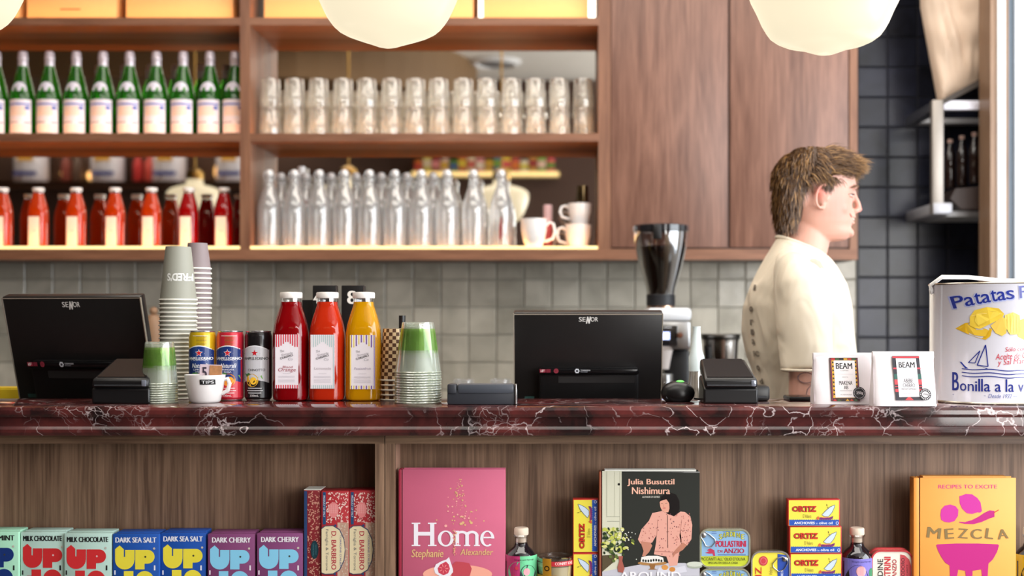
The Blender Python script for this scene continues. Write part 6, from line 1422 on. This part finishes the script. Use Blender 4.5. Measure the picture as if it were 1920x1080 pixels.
# tattoo: ink lines lying on the near upper arm
def onarm(px, py, r=.0478):
    c = (hx(1485), -.238); u = max(-.98, min(.98, (hx(px)-c[0])/r)); return (hx(px), c[1]-r*math.sqrt(1-u*u)-.0004, hz_(py))
T_ = MB(); INK = mat('tattoo_ink', (96,78,84), .6, var=0)
def ink(pts, r=.0016):
    T_.tube([onarm(*p) for p in pts], r, 6, flat=.4)
ink([(1474+13*math.cos(q)*1.0, 700+9*math.sin(q)) for q in [i*.5 for i in range(13)]])
ink([(1486,690),(1492,700),(1488,708)]); ink([(1512,712),(1498,706),(1484,710),(1476,720),(1474,732),(1480,742),(1490,748)], .0022); ink([(1508,692),(1506,702),(1500,706)], .0012)
T_.build('tattoo', INK, man); KIDS(man)[-1]['kind'] = 'stuff'
# ---- t-shirt ----
SM = mat('cream_cotton', (222,209,188), .85, var=.02, vs=20)
nt = SM.node_tree; n_ = nt.nodes.new('ShaderNodeTexNoise'); n_.inputs['Scale'].default_value = 5.5; n_.inputs['Detail'].default_value = 2; n_.inputs['Distortion'].default_value = 1.2; mp_ = nt.nodes.new('ShaderNodeMapping'); mp_.inputs['Scale'].default_value = (1.6,1.6,.8); tc_ = nt.nodes.new('ShaderNodeTexCoord'); nt.links.new(tc_.outputs['Object'], mp_.inputs[0]); nt.links.new(mp_.outputs[0], n_.inputs[0]); b_ = nt.nodes.new('ShaderNodeBump'); b_.inputs['Strength'].default_value = .7; b_.inputs['Distance'].default_value = .03; nt.links.new(n_.outputs[0], b_.inputs['Height']); nt.links.new(b_.outputs[0], nt.nodes['Principled BSDF'].inputs['Normal'])
Sh = MB()
def srings():
    L_ = [(462,1458,1545,.064,-.026),(470,1450,1550,.092,-.016),(485,1438,1557,.135,-.008),(505,1424,1566,.172,0),(535,1408,1580,.186,0),(575,1398,1591,.182,0),(620,1395,1599,.172,0),(660,1400,1603,.166,0),(700,1410,1605,.162,0),(745,1418,1604,.160,0),(800,1424,1602,.160,0),(862,1428,1602,.162,0)]
    R = []
    for y, b_, f, w_, tl in L_:
        n = 48; ring = []
        for i in range(n):
            a = 2*PI*i/n; ca, sa = math.cos(a), math.sin(a); e = 2.3; rr = 1/((abs(ca)**e+abs(sa)**e)**(1/e))
            fold = 0.0
            if y > 520: fold = .0045*NZ.noise(Vector((a*2.2, y*.018, 1)))+.003*math.sin(a*5+y*.03)
            ring.append((hx((b_+f)/2)+(f-b_)/2*KP*ca*rr+fold*ca, w_*sa*rr+fold*sa, hz_(y)+tl*ca))
        R.append(ring)
    return R
Sh.loft(srings()[::-1])
for s_, x0 in ((-1,1484),(1,1500)):
    pts = [(hx(x0-6),s_*.115,hz_(496)),(hx(x0-8),s_*.160,hz_(512)),(hx(x0-6),s_*.190,hz_(545)),(hx(x0-4),s_*.212,hz_(600)),(hx(x0-2),s_*.228,hz_(650)),(hx(x0-1),s_*.236,hz_(689))]
    rad = [.052,.064,.070,.069,.066,.064]; rings = []
    for j, (p, r) in enumerate(zip(pts, rad)):
        n = 28; tx_ = Vector(pts[min(j+1,5)])-Vector(pts[max(j-1,0)]); tx_.normalize(); u = Vector((1,0,0)); v = tx_.cross(u).normalized(); u = v.cross(tx_).normalized()
        rings.append([tuple(Vector(p)+(u*math.cos(2*PI*i/n)+v*math.sin(2*PI*i/n))*r*(1+.04*math.sin(6*PI*i/n+j))) for i in range(n)])
    Sh.loft(rings)
shirt = Sh.build('t_shirt', SM, man); shirt['label'] = 'cream cotton t-shirt with small dark lettering on the back'
q = shirt.modifiers.new('merge', 'REMESH'); q.mode = 'VOXEL'; q.voxel_size = .006; q.use_smooth_shade = True
q = shirt.modifiers.new('soften', 'SMOOTH'); q.factor = .5; q.iterations = 6
# sleeve hem and collar rib
def band(pts, r): m = MB(); m.tube(pts+[pts[0]], r, 8); return m
n = 40
c = Vector((hx(1483), -.236, hz_(687))); m = band([(c.x+.0635*math.cos(2*PI*i/n), c.y+.0635*math.sin(2*PI*i/n), c.z) for i in range(n)], .0032); m.build('sleeve_hem', SM, man)
m = band([(hx(1501.5)+.0625*math.cos(2*PI*i/n), .0655*math.sin(2*PI*i/n), hz_(463)-.026*math.cos(2*PI*i/n)) for i in range(n)], .0055); m.build('collar_rib', SM, man)
# lettering down the back of the shirt (only its edge shows)
a = MB(); SR = srings(); ZR = [sum(q[2] for q in r)/len(r) for r in SR]
def onback(an, z):
    k = max(0, min(len(SR)-2, max(i for i in range(len(SR)) if ZR[i] >= z or i == 0))); t = (ZR[k]-z)/(ZR[k]-ZR[k+1]); i_ = int(an/(2*PI)*48) % 48; f_ = an/(2*PI)*48 % 1
    P0 = Vector(SR[k][i_]).lerp(Vector(SR[k][(i_+1) % 48]), f_); P1 = Vector(SR[k+1][i_]).lerp(Vector(SR[k+1][(i_+1) % 48]), f_); p = P0.lerp(P1, t)
    return p+Vector((math.cos(an), math.sin(an), 0))*.0022
for k, (ch, py) in enumerate((('i',540),('o',580),('r',604),('l',622),('a',640),('FC',662),('o',688),('d',712))):
    vs, fs = glyphs(ch, .03); wA = .11 if len(ch) == 1 else .19
    a.add([onback(PI+.30+.02*k+wA*u, hz_(py)+v*.014-.007) for u, v in vs], fs)
a.build('back_lettering', pm((120,108,96)), man, smooth=False, fix=False); KIDS(man)[-1]['kind'] = 'stuff'
# trousers and shoes
Tr = MB()
Tr.loft([oval_ring(hx(1503), z, a_, b_) for z, a_, b_ in ((.93,.125,.165),(.84,.13,.175),(.78,.115,.165))])
for s_ in (-1,1): Tr.tube([(hx(1503),s_*.085,.82),(hx(1503),s_*.095,.66),(hx(1507),s_*.105,.50),(hx(1501),s_*.105,.32),(hx(1498),s_*.105,.09)], [.100,.088,.072,.066,.062], 24)
tr_ = Tr.build('trousers', mat('black_twill', (34,34,38), .85), man); q = tr_.modifiers.new('merge', 'REMESH'); q.mode = 'VOXEL'; q.voxel_size = .009; q.use_smooth_shade = True
for s_ in (-1,1):
    m = MB(); m.loft([[(hx(1478)+u*.30, s_*.108+v, 0) for u, v in o_] for o_ in ([(0,-.03),(.4,-.042),(.8,-.045),(1,-.02),(1,.02),(.8,.045),(.4,.042),(0,.03)],)]+[[(hx(1478)+u*.29, s_*.108+v*.95, z) for u, v in [(0,-.03),(.4,-.042),(.8,-.045),(1,-.02),(1,.02),(.8,.045),(.4,.042),(0,.03)]] for z in (.03,)]+[[(hx(1478)+.01+u*.22, s_*.108+v*.85, z) for u, v in [(0,-.03),(.4,-.042),(.8,-.03),(1,-.012),(1,.012),(.8,.03),(.4,.042),(0,.03)]] for z in (.075,)]+[[(hx(1478)+.012+u*.10, s_*.108+v*.95, z) for u, v in [(0,-.03),(.4,-.04),(.8,-.04),(1,-.02),(1,.02),(.8,.04),(.4,.04),(0,.03)]] for z in (.11,)])
    m.build('shoe', mat('white_sneaker', (214,210,204), .6), man)
# ---- hair ----
hs_ = [(0,0)]
# cap under the strands
Hc = MB(); capr = []
for y, f, b_, w_ in ((343,1560,1453,.084),(330,1588,1454,.085),(318,1598,1459,.083),(304,1596,1467,.076),(292,1582,1479,.063),(283,1562,1496,.045),(277,1545,1512,.022)):
    capr.append(hring(y, f, b_, w_, 36))
Hc.loft(capr)
capb = []
for y, f, b_, w_ in ((436,1494,1471,.022),(428,1500,1462,.046),(412,1506,1457,.064),(392,1510,1454,.076),(372,1514,1453,.0835),(350,1530,1453,.0845),(335,1560,1454,.0845)):
    capb.append([((hx((f+b_)/2)+(f-b_)/2*KP*math.cos(2*PI*i/36)), w_*math.sin(2*PI*i/36), hz_(y)) for i in range(36)])
Hc.loft(capb)
hc = Hc.build('hair_base', mat('hair_dark_brown', (66,44,26), .6, var=.3, vs=60), man)
q = hc.modifiers.new('merge', 'REMESH'); q.mode = 'VOXEL'; q.voxel_size = .004; q.use_smooth_shade = True
hcols = [mat('hair_brown', (76,50,28), .42, var=.2, vs=30), mat('hair_mid', (112,78,42), .40, var=.2, vs=30), mat('hair_fair', (172,130,80), .40, var=.15, vs=30)]
rnd = random.Random(12); Hs = MB()
def strand(p, d0, d1, L_, r, ci, n=5):
    p = Vector(p); pts = [p.copy()]; wv = Vector((rnd.uniform(-1,1), rnd.uniform(-1,1), rnd.uniform(-1,1)))*.22
    for i in range(n):
        t = (i+1)/n; d = (d0*(1-t)+d1*t+wv*math.sin(t*3)).normalized(); p = p+d*(L_/n); pts.append(p.copy())
    k = len(Hs.v); up = Vector((.3,.9,.2))
    for i, q_ in enumerate(pts):
        tg = (pts[min(i+1,n)]-pts[max(i-1,0)]).normalized(); s1 = tg.cross(up).normalized(); s2 = s1.cross(tg)
        rr = r*(1-.85*(i/n)**1.5)
        for j in range(3): Hs.v.append(q_+(s1*math.cos(j*2.094)+s2*math.sin(j*2.094))*rr)
    for i in range(n):
        for j in range(3):
            a_ = k+i*3+j; b_ = k+i*3+(j+1) % 3; Hs.f.append((a_,b_,b_+3,a_+3)); Hs.m.append(ci)
def lerp_ring(y, T):
    T = sorted(T)
    for q0, q1 in zip(T[:-1], T[1:]):
        if q0[0] <= y <= q1[0]:
            t = (y-q0[0])/(q1[0]-q0[0]); return [q0[k]+(q1[k]-q0[k])*t for k in (1,2,3)]
    return list(T[-1][1:]) if y > T[-1][0] else list(T[0][1:])
T1 = [(343,1560,1453,.083),(330,1588,1454,.084),(318,1598,1459,.082),(304,1596,1467,.075),(292,1582,1479,.062),(283,1562,1496,.044),(277,1545,1512,.021)]
T2 = [(436,1494,1471,.022),(428,1500,1462,.046),(412,1506,1457,.064),(392,1510,1454,.075),(372,1514,1453,.0825),(345,1535,1453,.084)]
def pick(): 
    x = rnd.random(); return 0 if x < .55 else 1 if x < .88 else 2
for i in range(3600):          # crown and fringe, combed forwards
    y = 277+66*rnd.random()**.8; f, b_, w_ = lerp_ring(y, T1); a_ = rnd.uniform(0, 2*PI); ca, sa = math.cos(a_), math.sin(a_); c = (f+b_)/2
    p = (hx(c)+(f-b_)/2*KP*ca*.97, w_*sa*.97, hz_(y)-.002)
    nrm = Vector((ca*.6, sa*.9, (330-y)/60+.1)).normalized()
    if hx(c)+(f-b_)/2*KP*ca > hx(1540) and y < 335:
        d0 = nrm*.5+Vector((1,-.1*sa,.25)); d1 = Vector((1,.1*sa,-.35+rnd.uniform(-.3,.35))); L_ = rnd.uniform(.030,.052)
    elif ca < -.2:
        p = (p[0]-.002, p[1]*1.02, p[2]+.003); d0 = nrm*.7+Vector((-.30,sa*.3,-.35)); d1 = Vector((-.0,0,-1)); L_ = rnd.uniform(.028,.045)*(1 if y < 320 else .7)
    else:
        p = (p[0], p[1]*1.03, p[2]+.002); d0 = nrm*.6+Vector((.35,sa*.5,-.2)); d1 = Vector((.5,sa*.1,-.9)); L_ = rnd.uniform(.026,.042)
    strand(p, d0, d1, L_, rnd.uniform(.0008,.0015), pick())
for i in range(2200):          # back and sides, falling to the nape
    y = 343+88*rnd.random(); f, b_, w_ = lerp_ring(y, T2); a_ = rnd.uniform(.12*PI, 1.88*PI); ca, sa = math.cos(a_), math.sin(a_); c = (f+b_)/2
    if ca > .3 and y > 352: continue
    p = (hx(c)+(f-b_)/2*KP*ca*.98, w_*sa*.98, hz_(y))
    d0 = Vector((ca*.35-.05, sa*.35, -.8)); d1 = Vector((.12+rnd.uniform(-.25,.25), -.1*sa, -1)); L_ = rnd.uniform(.022,.045)
    if y > 405: L_ *= .75
    strand(p, d0, d1, L_, rnd.uniform(.0009,.0016), pick())
for i in range(420):           # wispy fringe over the forehead
    y_ = rnd.uniform(-.055,.055); p = (hx(1590+rnd.uniform(-14,6)), y_, hz_(318+rnd.uniform(-14,6))); 
    strand(p, Vector((1,y_*2,.45)), Vector((.9,y_*3,-.5+rnd.uniform(-.35,.6))), rnd.uniform(.030,.055), rnd.uniform(.0007,.0013), 2 if rnd.random() < .45 else 1)
for s_ in (-1,1):
    for i in range(160):       # sideburn
        p = (hx(1540+rnd.uniform(-8,12)), s_*(.0755+rnd.uniform(-.002,.002)), hz_(345+rnd.uniform(-6,8))); strand(p, Vector((.1,s_*.1,-1)), Vector((-.1,0,-1)), rnd.uniform(.014,.028), .0009, pick())
ho = Hs.build('hair', hcols, man, smooth=True); ho['kind'] = 'stuff'; ho['label'] = 'tousled light brown hair, long at the nape'
